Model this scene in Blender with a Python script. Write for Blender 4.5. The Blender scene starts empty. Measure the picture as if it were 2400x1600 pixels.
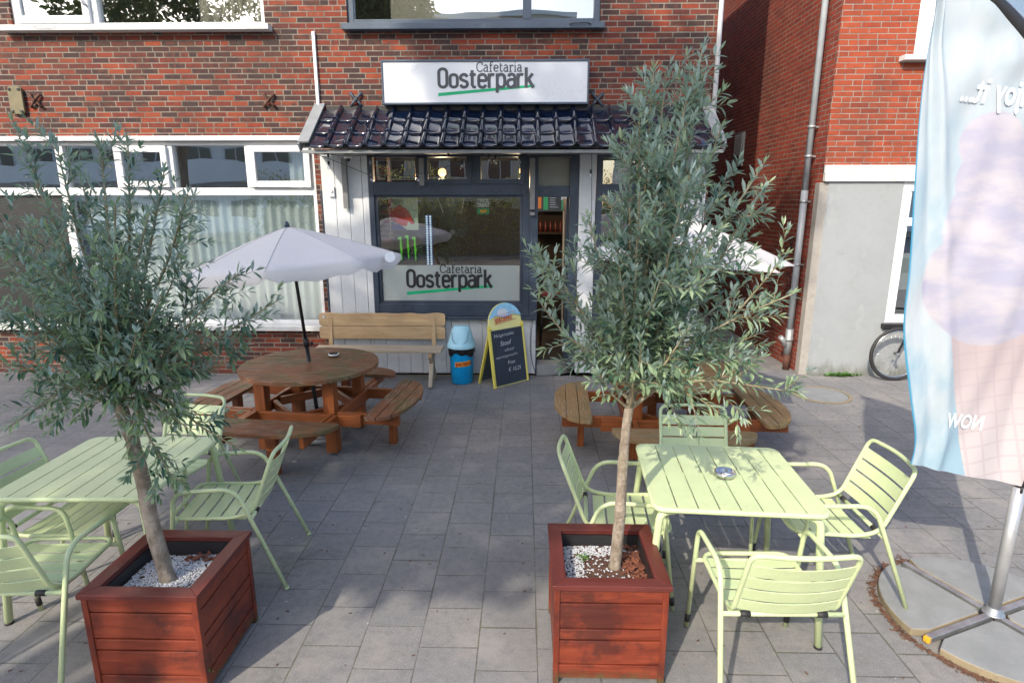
import bpy, math, random
from mathutils import Vector, Matrix, noise as mnoise
R = math.radians
random.seed(11)
scene = bpy.context.scene
# ------------------------------------------------------------------ camera
cam_d = bpy.data.cameras.new("camera"); cam = bpy.data.objects.new("camera", cam_d)
scene.collection.objects.link(cam); scene.camera = cam
cam_d.sensor_fit = 'HORIZONTAL'; cam_d.sensor_width = 36.0
cam_d.lens = 1395.0 / 2400.0 * 36.0
cam_d.clip_start = 0.05; cam_d.clip_end = 400
cam.location = (0, 0, 2.2)
cam.rotation_euler = (R(90 - 13.1), 0, R(1.17))
# ------------------------------------------------------------------ light
SUN_EL, SUN_AZ = 36.0, 30.0            # shadows fall towards +Y, turned AZ degrees to +X
sd = Vector((-math.sin(R(SUN_AZ)) * math.cos(R(SUN_EL)), -math.cos(R(SUN_AZ)) * math.cos(R(SUN_EL)), math.sin(R(SUN_EL))))
sun_d = bpy.data.lights.new("sun", 'SUN'); sun = bpy.data.objects.new("sun", sun_d)
scene.collection.objects.link(sun)
sun_d.energy = 2.0; sun_d.angle = R(0.6); sun_d.color = (1.0, 0.89, 0.74)
sun.rotation_euler = sd.to_track_quat('Z', 'Y').to_euler(); sun.location = sd * 40
world = bpy.data.worlds.new("World"); scene.world = world; world.use_nodes = True
wn = world.node_tree; wn.nodes.clear()
sky = wn.nodes.new('ShaderNodeTexSky'); sky.sky_type = 'NISHITA'; sky.sun_disc = False
sky.sun_elevation = R(SUN_EL); sky.sun_rotation = math.atan2(sd.x, sd.y)
sky.air_density = 1.0; sky.dust_density = 2.5; sky.ozone_density = 1.0
bg = wn.nodes.new('ShaderNodeBackground'); bg.inputs[1].default_value = 0.15
wo = wn.nodes.new('ShaderNodeOutputWorld')
wn.links.new(sky.outputs[0], bg.inputs[0]); wn.links.new(bg.outputs[0], wo.inputs[0])
vs = scene.view_settings
vs.view_transform = 'Standard'; vs.look = 'None'; vs.gamma = 1; vs.use_curve_mapping = False
vs.exposure = 1.35
scene.render.engine = 'CYCLES'
# ------------------------------------------------------------------ materials
class NT:
    def __init__(s, name):
        s.m = bpy.data.materials.new(name); s.m.use_nodes = True
        s.t = s.m.node_tree; s.t.nodes.clear()
        s.out = s.n('ShaderNodeOutputMaterial'); s.p = s.n('ShaderNodeBsdfPrincipled')
        s.l(s.p.outputs[0], s.out.inputs[0])
    def n(s, k, **kw):
        x = s.t.nodes.new(k)
        for a, b in kw.items(): setattr(x, a, b)
        return x
    def l(s, a, b): s.t.links.new(a, b)
    def put(s, inp, v):
        if v is None: return
        if hasattr(v, 'links') or isinstance(v, bpy.types.NodeSocket): s.l(v, inp)
        else: inp.default_value = v
    def math(s, op, a, b=None, c=None, clamp=False):
        x = s.n('ShaderNodeMath', operation=op); x.use_clamp = clamp
        s.put(x.inputs[0], a); s.put(x.inputs[1], b); s.put(x.inputs[2], c)
        return x.outputs[0]
    def comb(s, a, b, c=0.0):
        x = s.n('ShaderNodeCombineXYZ'); s.put(x.inputs[0], a); s.put(x.inputs[1], b); s.put(x.inputs[2], c); return x.outputs[0]
    def sep(s, v):
        x = s.n('ShaderNodeSeparateXYZ'); s.l(v, x.inputs[0]); return x.outputs
    def pos(s): return s.n('ShaderNodeNewGeometry').outputs['Position']
    def obj(s): return s.n('ShaderNodeTexCoord').outputs['Object']
    def uv(s): return s.n('ShaderNodeTexCoord').outputs['UV']
    def mapv(s, v, sc):
        x = s.n('ShaderNodeMapping'); s.l(v, x.inputs[0]); x.inputs['Scale'].default_value = sc; return x.outputs[0]
    def noise(s, v, scale, det=4.0, rough=.55, dist=0.0):
        x = s.n('ShaderNodeTexNoise'); s.l(v, x.inputs['Vector']); x.inputs['Scale'].default_value = scale
        x.inputs['Detail'].default_value = det; x.inputs['Roughness'].default_value = rough; x.inputs['Distortion'].default_value = dist
        return x.outputs[0]
    def white(s, v):
        x = s.n('ShaderNodeTexWhiteNoise'); s.l(v, x.inputs[0]); return x.outputs['Value']
    def vor(s, v, scale, feat='F1'):
        x = s.n('ShaderNodeTexVoronoi'); x.feature = feat; s.l(v, x.inputs['Vector']); x.inputs['Scale'].default_value = scale; return x.outputs
    def ramp(s, f, stops, interp='LINEAR'):
        x = s.n('ShaderNodeValToRGB'); s.put(x.inputs[0], f); e = x.color_ramp; e.interpolation = interp
        while len(e.elements) < len(stops): e.elements.new(0.5)
        for el, (p, c) in zip(e.elements, stops):
            el.position = p; el.color = (c, c, c, 1) if isinstance(c, (int, float)) else (*c, 1)
        return x.outputs[0]
    def mix(s, f, a, b, mode='MIX'):
        x = s.n('ShaderNodeMix', data_type='RGBA', blend_type=mode)
        s.put(x.inputs[0], f)
        for i, v in ((6, a), (7, b)):
            if isinstance(v, (tuple, list)): x.inputs[i].default_value = (*v[:3], 1)
            else: s.l(v, x.inputs[i])
        return x.outputs[2]
    def sstep(s, v, a, b, lo=0.0, hi=1.0):
        x = s.n('ShaderNodeMapRange', interpolation_type='SMOOTHSTEP')
        s.put(x.inputs[0], v); x.inputs[1].default_value = a; x.inputs[2].default_value = b
        x.inputs[3].default_value = lo; x.inputs[4].default_value = hi
        return x.outputs[0]
    def bump(s, h, strength=.3, dist=.01):
        x = s.n('ShaderNodeBump'); x.inputs['Strength'].default_value = strength; x.inputs['Distance'].default_value = dist
        s.l(h, x.inputs['Height']); s.l(x.outputs[0], s.p.inputs['Normal'])
    def col(s, c): s.put(s.p.inputs['Base Color'], (*c, 1) if isinstance(c, (tuple, list)) else c)
    def rough(s, r): s.put(s.p.inputs['Roughness'], r)

def plain(name, col, rough=.5, var=.12, scale=6.0, bump=0.0, metal=0.0, coat=0.0, dirt=None, spec=.5):
    """painted / plastic / metal with slight colour and gloss variation"""
    k = NT(name); o = k.obj()
    n = k.noise(o, scale, 5); n2 = k.noise(o, scale * 9, 3)
    f = k.math('MULTIPLY_ADD', n, 0.7, k.math('MULTIPLY', n2, .3))
    c = k.mix(k.sstep(f, .3, .7), tuple(x * (1 - var) for x in col), tuple(min(1, x * (1 + var)) for x in col))
    if dirt:
        c = k.mix(k.sstep(k.noise(o, scale * 2.3, 6, .7), .56, .75, 0, dirt[1]), c, dirt[0])
    k.col(c); k.rough(k.sstep(f, .2, .8, max(0, rough - .08), min(1, rough + .1)))
    k.p.inputs['Metallic'].default_value = metal; k.p.inputs['Coat Weight'].default_value = coat
    k.p.inputs['Specular IOR Level'].default_value = spec
    if bump: k.bump(f, bump, .004)
    return k.m

def bricks(name, ax, w, h, mort, stops, mcol, wild=.35, half=.8, rough=.75, burnt=.5, mv=.0015, bump=.6):
    k = NT(name); p = k.sep(k.pos()); u = p[ax]; v = p[2]
    vr = k.math('DIVIDE', v, h); row = k.math('FLOOR', vr)
    jit = k.math('MULTIPLY', k.white(k.comb(row, 3.3)), wild)
    uo = k.math('ADD', k.math('DIVIDE', u, w), k.math('ADD', k.math('MULTIPLY', row, .5), jit))
    cl = k.math('FLOOR', uo); fu = k.math('FRACT', uo); fv = k.math('FRACT', vr)
    hm = k.math('GREATER_THAN', k.white(k.comb(cl, row, 7.1)), half)
    hs = k.math('ADD', hm, 1.0)
    fu2 = k.math('FRACT', k.math('MULTIPLY', fu, hs)); sub = k.math('FLOOR', k.math('MULTIPLY', fu, hs))
    du = k.math('MULTIPLY', k.math('DIVIDE', k.math('MINIMUM', fu2, k.math('SUBTRACT', 1.0, fu2)), hs), w)
    dv = k.math('MULTIPLY', k.math('MINIMUM', fv, k.math('SUBTRACT', 1.0, fv)), h)
    P = k.pos(); n1 = k.noise(P, 70, 3); nb = k.noise(k.mapv(P, (1, 1, 2.2)), 9, 5, .65); nf = k.noise(P, 160, 3)
    d = k.math('ADD', k.math('MINIMUM', du, dv), k.math('MULTIPLY', k.math('SUBTRACT', n1, .5), mv * 2.4))
    mask = k.sstep(d, mort / 2 - .001, mort / 2 + .0018)
    idv = k.comb(k.math('MULTIPLY_ADD', cl, 2.0, sub), row, 1.7)
    rnd = k.math('ADD', k.math('MULTIPLY', k.white(idv), .92), k.math('MULTIPLY', k.math('SUBTRACT', k.noise(P, 16, 3), .5), .42), clamp=True); rnd2 = k.white(k.comb(row, k.math('MULTIPLY_ADD', cl, 2.0, sub), 9.2))
    c = k.ramp(rnd, stops)
    c = k.mix(k.math('MULTIPLY', k.sstep(nb, .5, .68), k.math('MULTIPLY', rnd2, burnt)), c, (.035, .028, .03))
    c = k.mix(k.sstep(nf, .35, .75, 0, .4), c, k.mix(.25, c, (.34, .16, .12)))
    c = k.mix(k.sstep(nb, .5, .3, 0, .55), c, k.mix(1, c, (1.5, 1.15, 1.0), 'MULTIPLY'))
    big = k.noise(k.mapv(P, (1, 1, .5)), 1.1, 6, .65)
    c = k.mix(k.sstep(big, .46, .68, 0, .42), c, (.055, .036, .030)); c = k.mix(k.sstep(k.noise(P, 3.3, 6, .7), .6, .74, 0, .22), c, (.30, .26, .22))
    mc = k.mix(k.sstep(k.noise(P, 5, 5), .35, .7), mcol, tuple(x * .55 for x in mcol))
    k.col(k.mix(mask, mc, c)); k.rough(k.sstep(nf, .3, .7, rough - .12, rough + .1))
    k.p.inputs['Specular IOR Level'].default_value = .22
    hgt = k.math('ADD', k.math('MULTIPLY', mask, 1.0), k.math('ADD', k.math('MULTIPLY', nf, .25), k.math('MULTIPLY', rnd, .15)))
    k.bump(hgt, bump, .006)
    return k.m

def pavers():
    k = NT('paving'); P = k.pos(); p = k.sep(P); S = .3
    u = k.math('DIVIDE', k.math('SUBTRACT', p[0], .075), S); cl = k.math('FLOOR', u); fu = k.math('FRACT', u)
    # columns run away from the house, every other one shifted half a slab
    v = k.math('ADD', k.math('DIVIDE', k.math('SUBTRACT', p[1], 3.04), S), k.math('MULTIPLY', k.math('ADD', cl, 1.0), .5))
    rw = k.math('FLOOR', v); fv = k.math('FRACT', v)
    wob = k.math('MULTIPLY', k.math('SUBTRACT', k.noise(P, 7, 4), .5), .006)
    wob2 = k.math('MULTIPLY', k.math('SUBTRACT', k.noise(P, 60, 3), .5), .006)
    du = k.math('MULTIPLY', k.math('MINIMUM', fu, k.math('SUBTRACT', 1.0, fu)), S)
    dv = k.math('MULTIPLY', k.math('MINIMUM', fv, k.math('SUBTRACT', 1.0, fv)), S)
    jw = k.math('MULTIPLY', k.sstep(k.noise(P, 1.7, 3), .35, .65, .2, 1.2), .0028)   # joints of uneven width
    d = k.math('ADD', k.math('MINIMUM', du, dv), k.math('ADD', wob, wob2))
    mask = k.sstep(k.math('SUBTRACT', d, jw), -.001, .0035)
    idv = k.comb(cl, rw, 2.2); r1 = k.white(idv)
    base = k.ramp(r1, [(0, (.212, .214, .216)), (.35, (.230, .228, .226)), (.7, (.252, .246, .240)), (1, (.218, .220, .222))])
    g1 = k.noise(P, 190, 4, .85); g2 = k.noise(P, 2.6, 7, .68); g3 = k.noise(P, 22, 6, .7)
    c = k.mix(k.sstep(g1, .38, .66, 0, .75), k.mix(1, base, (.62, .62, .63), 'MULTIPLY'), k.mix(1, base, (1.5, 1.48, 1.45), 'MULTIPLY'))
    c = k.mix(k.sstep(g3, .42, .72, 0, .5), c, (.125, .128, .132))
    c = k.mix(k.sstep(g2, .47, .68, 0, .6), c, (.29, .275, .25)); c = k.mix(k.sstep(k.noise(P, .55, 6, .6), .45, .65, 0, .4), c, (.125, .13, .14))
    moss = k.math('MULTIPLY', k.sstep(k.noise(P, 1.1, 6, .65), .53, .68), k.sstep(g3, .35, .7))
    c = k.mix(k.math('MULTIPLY', moss, .45), c, (.11, .12, .07))
    # white scuffs and chewing gum
    wp = k.n('ShaderNodeVectorMath', operation='ADD'); k.l(P, wp.inputs[0]); nz = k.n('ShaderNodeTexNoise'); k.l(P, nz.inputs['Vector']); nz.inputs['Scale'].default_value = 90; sc_ = k.n('ShaderNodeVectorMath', operation='SCALE'); k.l(nz.outputs['Color'], sc_.inputs[0]); sc_.inputs['Scale'].default_value = .012; k.l(sc_.outputs[0], wp.inputs[1])
    vo = k.vor(wp.outputs[0], 9.0); sp = k.math('LESS_THAN', vo['Distance'], .05)
    pick = k.math('GREATER_THAN', k.white(vo['Position']), .72)
    c = k.mix(k.math('MULTIPLY', k.math('MULTIPLY', sp, pick), .8), c, (.5, .5, .48))
    vo2 = k.vor(P, 55.0); sp2 = k.math('MULTIPLY', k.math('LESS_THAN', vo2['Distance'], .12), k.math('GREATER_THAN', k.white(vo2['Position']), .86))
    c = k.mix(k.math('MULTIPLY', sp2, .7), c, (.45, .44, .42))
    jc = k.mix(k.sstep(k.noise(P, 5, 5), .45, .62), (.085, .08, .074), (.085, .098, .05))
    k.col(k.mix(k.sstep(mask, 0, 1, .22, 1), jc, c)); k.rough(k.sstep(g3, .3, .7, .72, .92))
    hgt = k.math('ADD', mask, k.math('ADD', k.math('MULTIPLY', g1, .35), k.math('MULTIPLY', r1, .25)))
    k.bump(hgt, .5, .004); k.p.inputs['Specular IOR Level'].default_value = .35
    return k.m

def wood(name, a, b, dark, rough=.6, wear=None, grain=1.0, knots=0.0, patch=None, coat=0.0, bump=.35):
    """UV driven: U runs along the plank"""
    k = NT(name); uv = k.uv(); P = k.pos()
    st = k.mapv(uv, (2.2, 42 * grain, 1)); n = k.noise(st, 1.0, 7, .62, .35)
    st2 = k.mapv(uv, (7, 260 * grain, 1)); n2 = k.noise(st2, 1.0, 3)
    c = k.mix(k.sstep(n, .32, .66), a, b); c = k.mix(k.sstep(n2, .5, .72, 0, .55), c, dark)
    lo = k.noise(k.mapv(uv, (1.6, 5, 1)), 1.3, 5); c = k.mix(k.sstep(lo, .45, .7, 0, .45), c, dark)
    if knots:
        vo = k.vor(k.mapv(uv, (5.5, 11, 1)), 1.0); kd = k.math('MULTIPLY', k.sstep(vo['Distance'], .05, .14, 1, 0), k.math('GREATER_THAN', k.white(vo['Position']), 1 - knots))
        c = k.mix(kd, c, tuple(x * .35 for x in dark))
    if patch: c = k.mix(k.sstep(k.noise(P, patch[1], 6, .7), patch[2], patch[2] + .16, 0, patch[3]), c, patch[0])
    if wear:
        w = k.noise(k.mapv(uv, (6, 90, 1)), 1.0, 6, .75); w2 = k.noise(P, 4, 4)
        c = k.mix(k.math('MULTIPLY', k.sstep(w, .52, .62), k.sstep(w2, .42, .58, .2, wear[1])), c, wear[0])
    k.col(c); k.rough(k.sstep(n, .3, .7, rough - .12, rough + .12)); k.p.inputs['Coat Weight'].default_value = coat
    k.bump(k.math('ADD', n, k.math('MULTIPLY', n2, .5)), bump, .003)
    return k.m

def glass(name, tint=(.9, .95, .95), refl=.14, wave=.0):
    k = NT(name); k.t.nodes.remove(k.p)
    tr = k.n('ShaderNodeBsdfTransparent'); tr.inputs[0].default_value = (*tint, 1)
    gl = k.n('ShaderNodeBsdfGlossy'); gl.inputs['Roughness'].default_value = .005
    if wave:
        b = k.n('ShaderNodeBump'); b.inputs['Strength'].default_value = wave; b.inputs['Distance'].default_value = .02
        k.l(k.noise(k.pos(), 1.6, 1), b.inputs['Height']); k.l(b.outputs[0], gl.inputs['Normal'])
    fr = k.n('ShaderNodeFresnel'); bf = k.n('ShaderNodeNewGeometry'); k.l(k.math('MULTIPLY_ADD', bf.outputs['Backfacing'], 1 / 1.5 - 1.5, 1.5), fr.inputs[0])
    f = k.math('MULTIPLY_ADD', fr.outputs[0], 1.0 - refl, refl)
    mx = k.n('ShaderNodeMixShader'); k.l(f, mx.inputs[0]); k.l(tr.outputs[0], mx.inputs[1]); k.l(gl.outputs[0], mx.inputs[2])
    k.l(mx.outputs[0], k.out.inputs[0]); return k.m

def glow(name, col, st):
    k = NT(name); k.col(col); k.p.inputs['Emission Color'].default_value = (*col, 1); k.p.inputs['Emission Strength'].default_value = st; return k.m

def leafmat(name, top, top2, under, trans=.25, rough=.42):
    k = NT(name); g = k.n('ShaderNodeNewGeometry'); P = g.outputs['Position']
    rnd = k.n('ShaderNodeAttribute'); rnd.attribute_name = 'rnd'
    n = k.math('ADD', k.math('MULTIPLY', rnd.outputs['Fac'], .75), k.math('MULTIPLY', k.noise(P, 9, 3), .35))
    c = k.mix(k.math('POWER', k.sstep(n, .1, 1.0), 1.4), top, top2)
    c = k.mix(g.outputs['Backfacing'], c, under)
    k.col(c); k.rough(rough); k.p.inputs['Specular IOR Level'].default_value = .5
    tl = k.n('ShaderNodeBsdfTranslucent'); k.l(k.mix(1, c, (1.0, 1.1, .78), 'MULTIPLY'), tl.inputs[0])
    mx = k.n('ShaderNodeMixShader'); mx.inputs[0].default_value = trans
    k.l(k.p.outputs[0], mx.inputs[1]); k.l(tl.outputs[0], mx.inputs[2]); k.l(mx.outputs[0], k.out.inputs[0])
    return k.m

M = {}
M['brick_mix'] = bricks('mixed_brick', 0, .2, .0604, .011,
    [(0, (.225, .048, .020)), (.22, (.185, .034, .017)), (.38, (.135, .027, .018)), (.50, (.085, .023, .019)), (.60, (.036, .021, .022)), (.70, (.10, .034, .022)), (.80, (.025, .020, .023)), (1, (.06, .028, .022))],
    (.22, .195, .16), wild=.4, half=.93, burnt=1.0)
M['brick_mix_side'] = bricks('mixed_brick_side', 1, .2, .0604, .011,
    [(0, (.26, .05, .025)), (.5, (.14, .035, .03)), (1, (.05, .03, .034))], (.36, .30, .22))
M['brick_orange'] = bricks('orange_brick', 0, .222, .0622, .0085,
    [(0, (.27, .052, .022)), (.4, (.31, .063, .027)), (.75, (.24, .045, .021)), (1, (.19, .036, .019))], (.27, .25, .215), wild=.12, half=.84, burnt=.15)
M['brick_maroon'] = bricks('maroon_brick', 1, .215, .0622, .012,
    [(0, (.27, .050, .03)), (.5, (.225, .040, .026)), (1, (.175, .030, .024))], (.22, .18, .14), wild=.1, half=.9, burnt=.35)
M['paving'] = pavers()
M['white_paint'] = plain('white_paint', (.66, .67, .68), .45, .05, 3, .1, dirt=((.42, .42, .40), .35))
M['white_board'] = plain('white_board_paint', (.55, .575, .59), .5, .07, 2.5, .15, dirt=((.36, .37, .36), .45))
M['sill_white'] = plain('sill_white', (.56, .57, .56), .5, .08, 5, .2, dirt=((.30, .33, .27), .6))
M['navy'] = plain('navy_paint', (.035, .05, .075), .38, .2, 4, .08, dirt=((.13, .15, .17), .35))
M['blue_frame'] = plain('blue_grey_paint', (.06, .085, .12), .35, .12, 4, .05, dirt=((.16, .18, .2), .3))
M['grey_batten'] = plain('grey_batten_paint', (.20, .20, .195), .55, .1, 6, .2, dirt=((.14, .14, .13), .4))
M['black'] = plain('black_plastic', (.018, .018, .02), .45, .2, 8)
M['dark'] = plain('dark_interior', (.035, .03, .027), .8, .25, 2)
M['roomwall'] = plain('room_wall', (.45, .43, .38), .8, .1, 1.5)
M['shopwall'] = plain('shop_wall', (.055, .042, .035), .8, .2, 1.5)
M['sign_face'] = plain('sign_face', (.62, .645, .68), .3, .02, 2, coat=.2)
M['ink'] = plain('dark_grey_lettering', (.06, .065, .075), .45, .05)
M['ink_black'] = plain('black_lettering', (.012, .013, .014), .5, .05)
M['green'] = plain('green_stripe', (.0, .36, .15), .4, .04)
M['tile'] = plain('glazed_tile', (.003, .007, .022), .07, .4, 5, .04, coat=1.0, spec=.6, dirt=((.05, .052, .05), .45))
M['zinc'] = plain('zinc', (.36, .38, .39), .42, .12, 7, .15, metal=.55, dirt=((.18, .2, .17), .5))
M['pipe'] = plain('grey_pvc', (.30, .33, .36), .4, .08, 3, .05, dirt=((.2, .2, .18), .3))
M['pipe_pale'] = plain('pale_grey_pipe', (.36, .40, .43), .4, .08, 3, .05, dirt=((.25, .26, .25), .4))
M['bargeboard'] = plain('weathered_bargeboard', (.22, .235, .24), .65, .14, 7, .3, dirt=((.16, .17, .13), .55))
M['plaster'] = plain('grey_plaster', (.275, .295, .305), .85, .07, 1.6, .35, dirt=((.20, .205, .2), .6))
def splash(m, col, z1, amt):
    nt = m.node_tree; k = NT.__new__(NT); k.m = m; k.t = nt; k.p = [x for x in nt.nodes if x.type == 'BSDF_PRINCIPLED'][0]
    src = k.p.inputs['Base Color'].links[0].from_socket; P = k.pos(); z = k.sep(P)[2]
    f = k.sstep(k.math('ADD', z, k.math('MULTIPLY', k.math('SUBTRACT', k.noise(k.mapv(P, (1, 1, .6)), 5, 6, .7), .5), z1 * 2.4)), 0, z1, 1, 0)
    cr = k.vor(k.mapv(P, (1, 1, .7)), 1.3, 'DISTANCE_TO_EDGE')
    n_ = k.noise(P, 6, 5); f2 = k.math('MULTIPLY', k.math('LESS_THAN', k.math('ADD', cr['Distance'], k.math('MULTIPLY', k.math('SUBTRACT', n_, .5), .05)), .004), .0)
    pt = k.sstep(k.noise(k.mapv(P, (1.4, 1, .8)), 2.2, 5, .6), .6, .68, 0, .35)
    c = k.mix(k.math('MULTIPLY', f, amt), src, col); c = k.mix(pt, c, tuple(min(1, x * 1.35) for x in (.27, .28, .28)))
    k.l(c, k.p.inputs['Base Color'])
splash(M['plaster'], (.12, .125, .10), .22, .75)
M['plaster_col'] = plain('bare_cement', (.32, .30, .27), .9, .15, 4, .5, dirt=((.17, .14, .09), .6))
M['curtain'] = plain('sheer_curtain', (.76, .83, .83), .85, .05, 3)
M['blind'] = plain('beige_blind', (.52, .47, .38), .85, .05, 2)
M['glass'] = glass('window_glass', (.94, .97, .97), .30, .12)
M['glass_cafe'] = glass('shop_glass', (.94, .97, .95), .19, .10)
M['glass_bulb'] = glass('bulb_glass', (.93, .96, 1), .12)
k = NT('frosted_film'); k.col((.36, .41, .40)); k.rough(.35); k.p.inputs['Alpha'].default_value = .8; M['film'] = k.m
k = NT('open_door_pane'); k.col((.25, .25, .22)); k.rough(.3); M['milky'] = k.m
M['pine'] = wood('pine', (.42, .285, .15), (.50, .36, .205), (.30, .185, .09), .6, knots=.35, grain=.8)
M['pine_grey'] = wood('weathered_pine', (.36, .29, .2), (.46, .38, .28), (.24, .19, .13), .7, knots=.2)
M['stain'] = wood('weathered_stained_wood', (.10, .035, .016), (.17, .062, .028), (.055, .024, .014), .62, wear=((.34, .27, .22), .75), patch=((.075, .065, .02), 2.6, .5, .65))
M['stain_fresh'] = wood('orange_stained_wood', (.23, .062, .013), (.33, .095, .022), (.12, .032, .010), .5, knots=.15, patch=((.10, .045, .02), 5, .55, .4))
M['mahog'] = wood('planter_face_wood', (.15, .024, .010), (.225, .040, .015), (.065, .013, .009), .5, knots=.14, grain=.5, patch=((.045, .012, .010), 3.6, .47, .75), coat=.0)
M['mahog_cap'] = wood('planter_cap_wood', (.095, .017, .012), (.13, .026, .020), (.06, .012, .010), .5, grain=.5, patch=((.16, .10, .09), 7, .6, .25))
M['mint'] = plain('mint_powder_coat', (.54, .63, .36), .33, .05, 7, .0, dirt=((.40, .44, .29), .5))
M['chrome'] = plain('brushed_steel', (.55, .55, .55), .2, .15, 20, metal=1.0)
M['alu'] = plain('aluminium', (.46, .47, .48), .36, .06, 12, metal=.6)
M['steel'] = plain('galvanised', (.40, .42, .44), .45, .2, 14, metal=.8, dirt=((.16, .17, .15), .5))
M['canvas'] = plain('umbrella_canvas', (.62, .60, .58), .85, .03, 3, .1, dirt=((.48, .46, .44), .4))
M['canvas2'] = plain('white_umbrella_canvas', (.56, .55, .53), .85, .03, 3, .1, dirt=((.56, .50, .44), .35))
M['seam'] = plain('canvas_seam', (.44, .43, .43), .9, .1, 20)
M['concrete'] = plain('concrete_base', (.22, .23, .23), .85, .12, 8, .6, dirt=((.19, .18, .15), .5))
M['conc_edge'] = plain('stained_concrete_edge', (.24, .2, .13), .9, .15, 8, .6, dirt=((.13, .09, .05), .6))
M['bark'] = None
M['blue_body'] = plain('blue_plastic', (.0, .33, .72), .32, .05, 3)
M['blue_lid'] = plain('pale_blue_plastic', (.33, .60, .70), .35, .04, 3)
M['bag'] = plain('black_bin_bag', (.012, .012, .015), .25, .3, 20, .8)
M['yellow'] = plain('yellow_board', (.75, .64, .11), .45, .05, 5)
M['yellow_pale'] = plain('pale_yellow_print', (.80, .73, .28), .45, .05, 5)
M['chalkboard'] = plain('chalkboard', (.018, .028, .045), .6, .3, 5, .05, dirt=((.05, .06, .08), .4))
M['chalk'] = plain('chalk', (.75, .78, .82), .9, .15, 60)
M['red'] = plain('red_print', (.55, .03, .02), .45, .05)
M['orange_print'] = plain('orange_print', (.78, .36, .03), .45, .05)
M['skyblue'] = plain('sky_blue_print', (.30, .60, .78), .45, .12, 14)
M['poster'] = plain('pale_green_poster', (.50, .62, .50), .5, .06, 4)
M['poster_blue'] = plain('poster_blue', (.02, .05, .25), .5, .1)
M['claw'] = glow('glowing_green_print', (.10, .55, .02), .25)  # printed claw marks, emission added to lift them out of the dark interior
M['rubber'] = plain('black_rubber', (.02, .02, .021), .6, .2, 30)
M['rust'] = plain('rusty_iron', (.085, .035, .022), .8, .35, 14, .6)
M['navy_iron'] = plain('painted_iron', (.04, .06, .085), .5, .3, 14, .4)
M['olive'] = plain('olive_fitting', (.15, .13, .07), .6, .2, 12, .3, dirt=((.24, .24, .18), .5))
M['pebble'] = plain('white_pebble', (.46, .48, .50), .6, .15, 40)
M['soil'] = plain('potting_soil', (.075, .035, .022), .95, .5, 60, 1.0)
M['chip'] = plain('bark_chip', (.16, .055, .03), .85, .5, 30, .5)
M['leaf'] = leafmat('olive_leaf', (.038, .112, .085), (.29, .38, .225), (.40, .52, .49), .28, .33)
M['leaf_dark'] = leafmat('dark_olive_leaf', (.028, .095, .072), (.24, .34, .17), (.34, .46, .44), .24, .30)
M['leaf2'] = leafmat('street_leaf', (.05, .09, .02), (.16, .18, .05), (.12, .16, .05), .3)
M['hedge'] = leafmat('hedge_leaf', (.16, .19, .05), (.62, .52, .24), (.40, .40, .18), .5, .6)
M['weed'] = plain('weed_green', (.07, .17, .03), .6, .3, 30)
M['litter'] = plain('dry_leaf_litter', (.12, .06, .038), .9, .5, 40)
M['render_white'] = plain('white_render', (.85, .85, .84), .8, .05, 1)
M['render_beige'] = plain('beige_render', (.55, .50, .42), .8, .06, 1)
M['dark_glass'] = plain('far_window', (.05, .06, .07), .1, .3, 1, coat=.5)
M['car_paint'] = plain('silver_car_paint', (.65, .66, .68), .2, .03, 2, coat=1.0)
M['asphalt'] = plain('asphalt', (.06, .06, .062), .9, .2, 8, .5)
M['bottle_red'] = plain('red_bottle', (.14, .02, .015), .3, .2, 30)
M['screen'] = glow('menu_screen', (.02, .03, .04), .3)
M['screen_green'] = glow('menu_green', (.02, .30, .14), .15)
M['screen_white'] = glow('menu_white', (.35, .42, .55), .2)
M['screen_orange'] = glow('menu_orange', (.5, .17, .05), .15)
M['lamp_warm'] = glow('warm_lamp', (1.0, .55, .2), 2.0)
M['led'] = glow('led_dot', (.6, .75, .9), .35)
def mossy_base(m):
    nt = m.node_tree; k = NT.__new__(NT); k.m = m; k.t = nt; k.p = [x for x in nt.nodes if x.type == 'BSDF_PRINCIPLED'][0]
    src = k.p.inputs['Base Color'].links[0].from_socket; P = k.pos(); z = k.sep(P)[2]
    f = k.math('MULTIPLY', k.sstep(k.math('ADD', z, k.math('MULTIPLY', k.noise(P, 14, 4), .12)), .06, .15, 1, 0), k.sstep(k.noise(P, 30, 4), .3, .55))
    k.l(k.mix(k.math('MULTIPLY', f, .8), src, (.07, .075, .03)), k.p.inputs['Base Color'])
mossy_base(M['mahog'])
def barkm():
    k = NT('olive_bark'); P = k.obj(); n = k.noise(k.mapv(P, (1, 1, .45)), 22, 6, .7); n2 = k.noise(P, 4, 4); n3 = k.noise(k.mapv(P, (1, 1, 3.5)), 14, 4, .6)
    c = k.mix(k.sstep(n, .35, .68), (.17, .135, .10), (.36, .31, .25)); c = k.mix(k.sstep(n2, .5, .68, 0, .5), c, (.16, .14, .06))
    c = k.mix(k.sstep(n3, .58, .7, 0, .5), c, (.13, .09, .06))
    k.col(c); k.rough(.85); k.bump(k.math('ADD', n, n3), .9, .009); return k.m
M['bark'] = barkm()
k = NT('twig'); k.col(k.mix(k.sstep(k.noise(k.obj(), 12, 3), .35, .65), (.21, .17, .09), (.33, .30, .21))); k.rough(.8); M['twig'] = k.m

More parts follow.
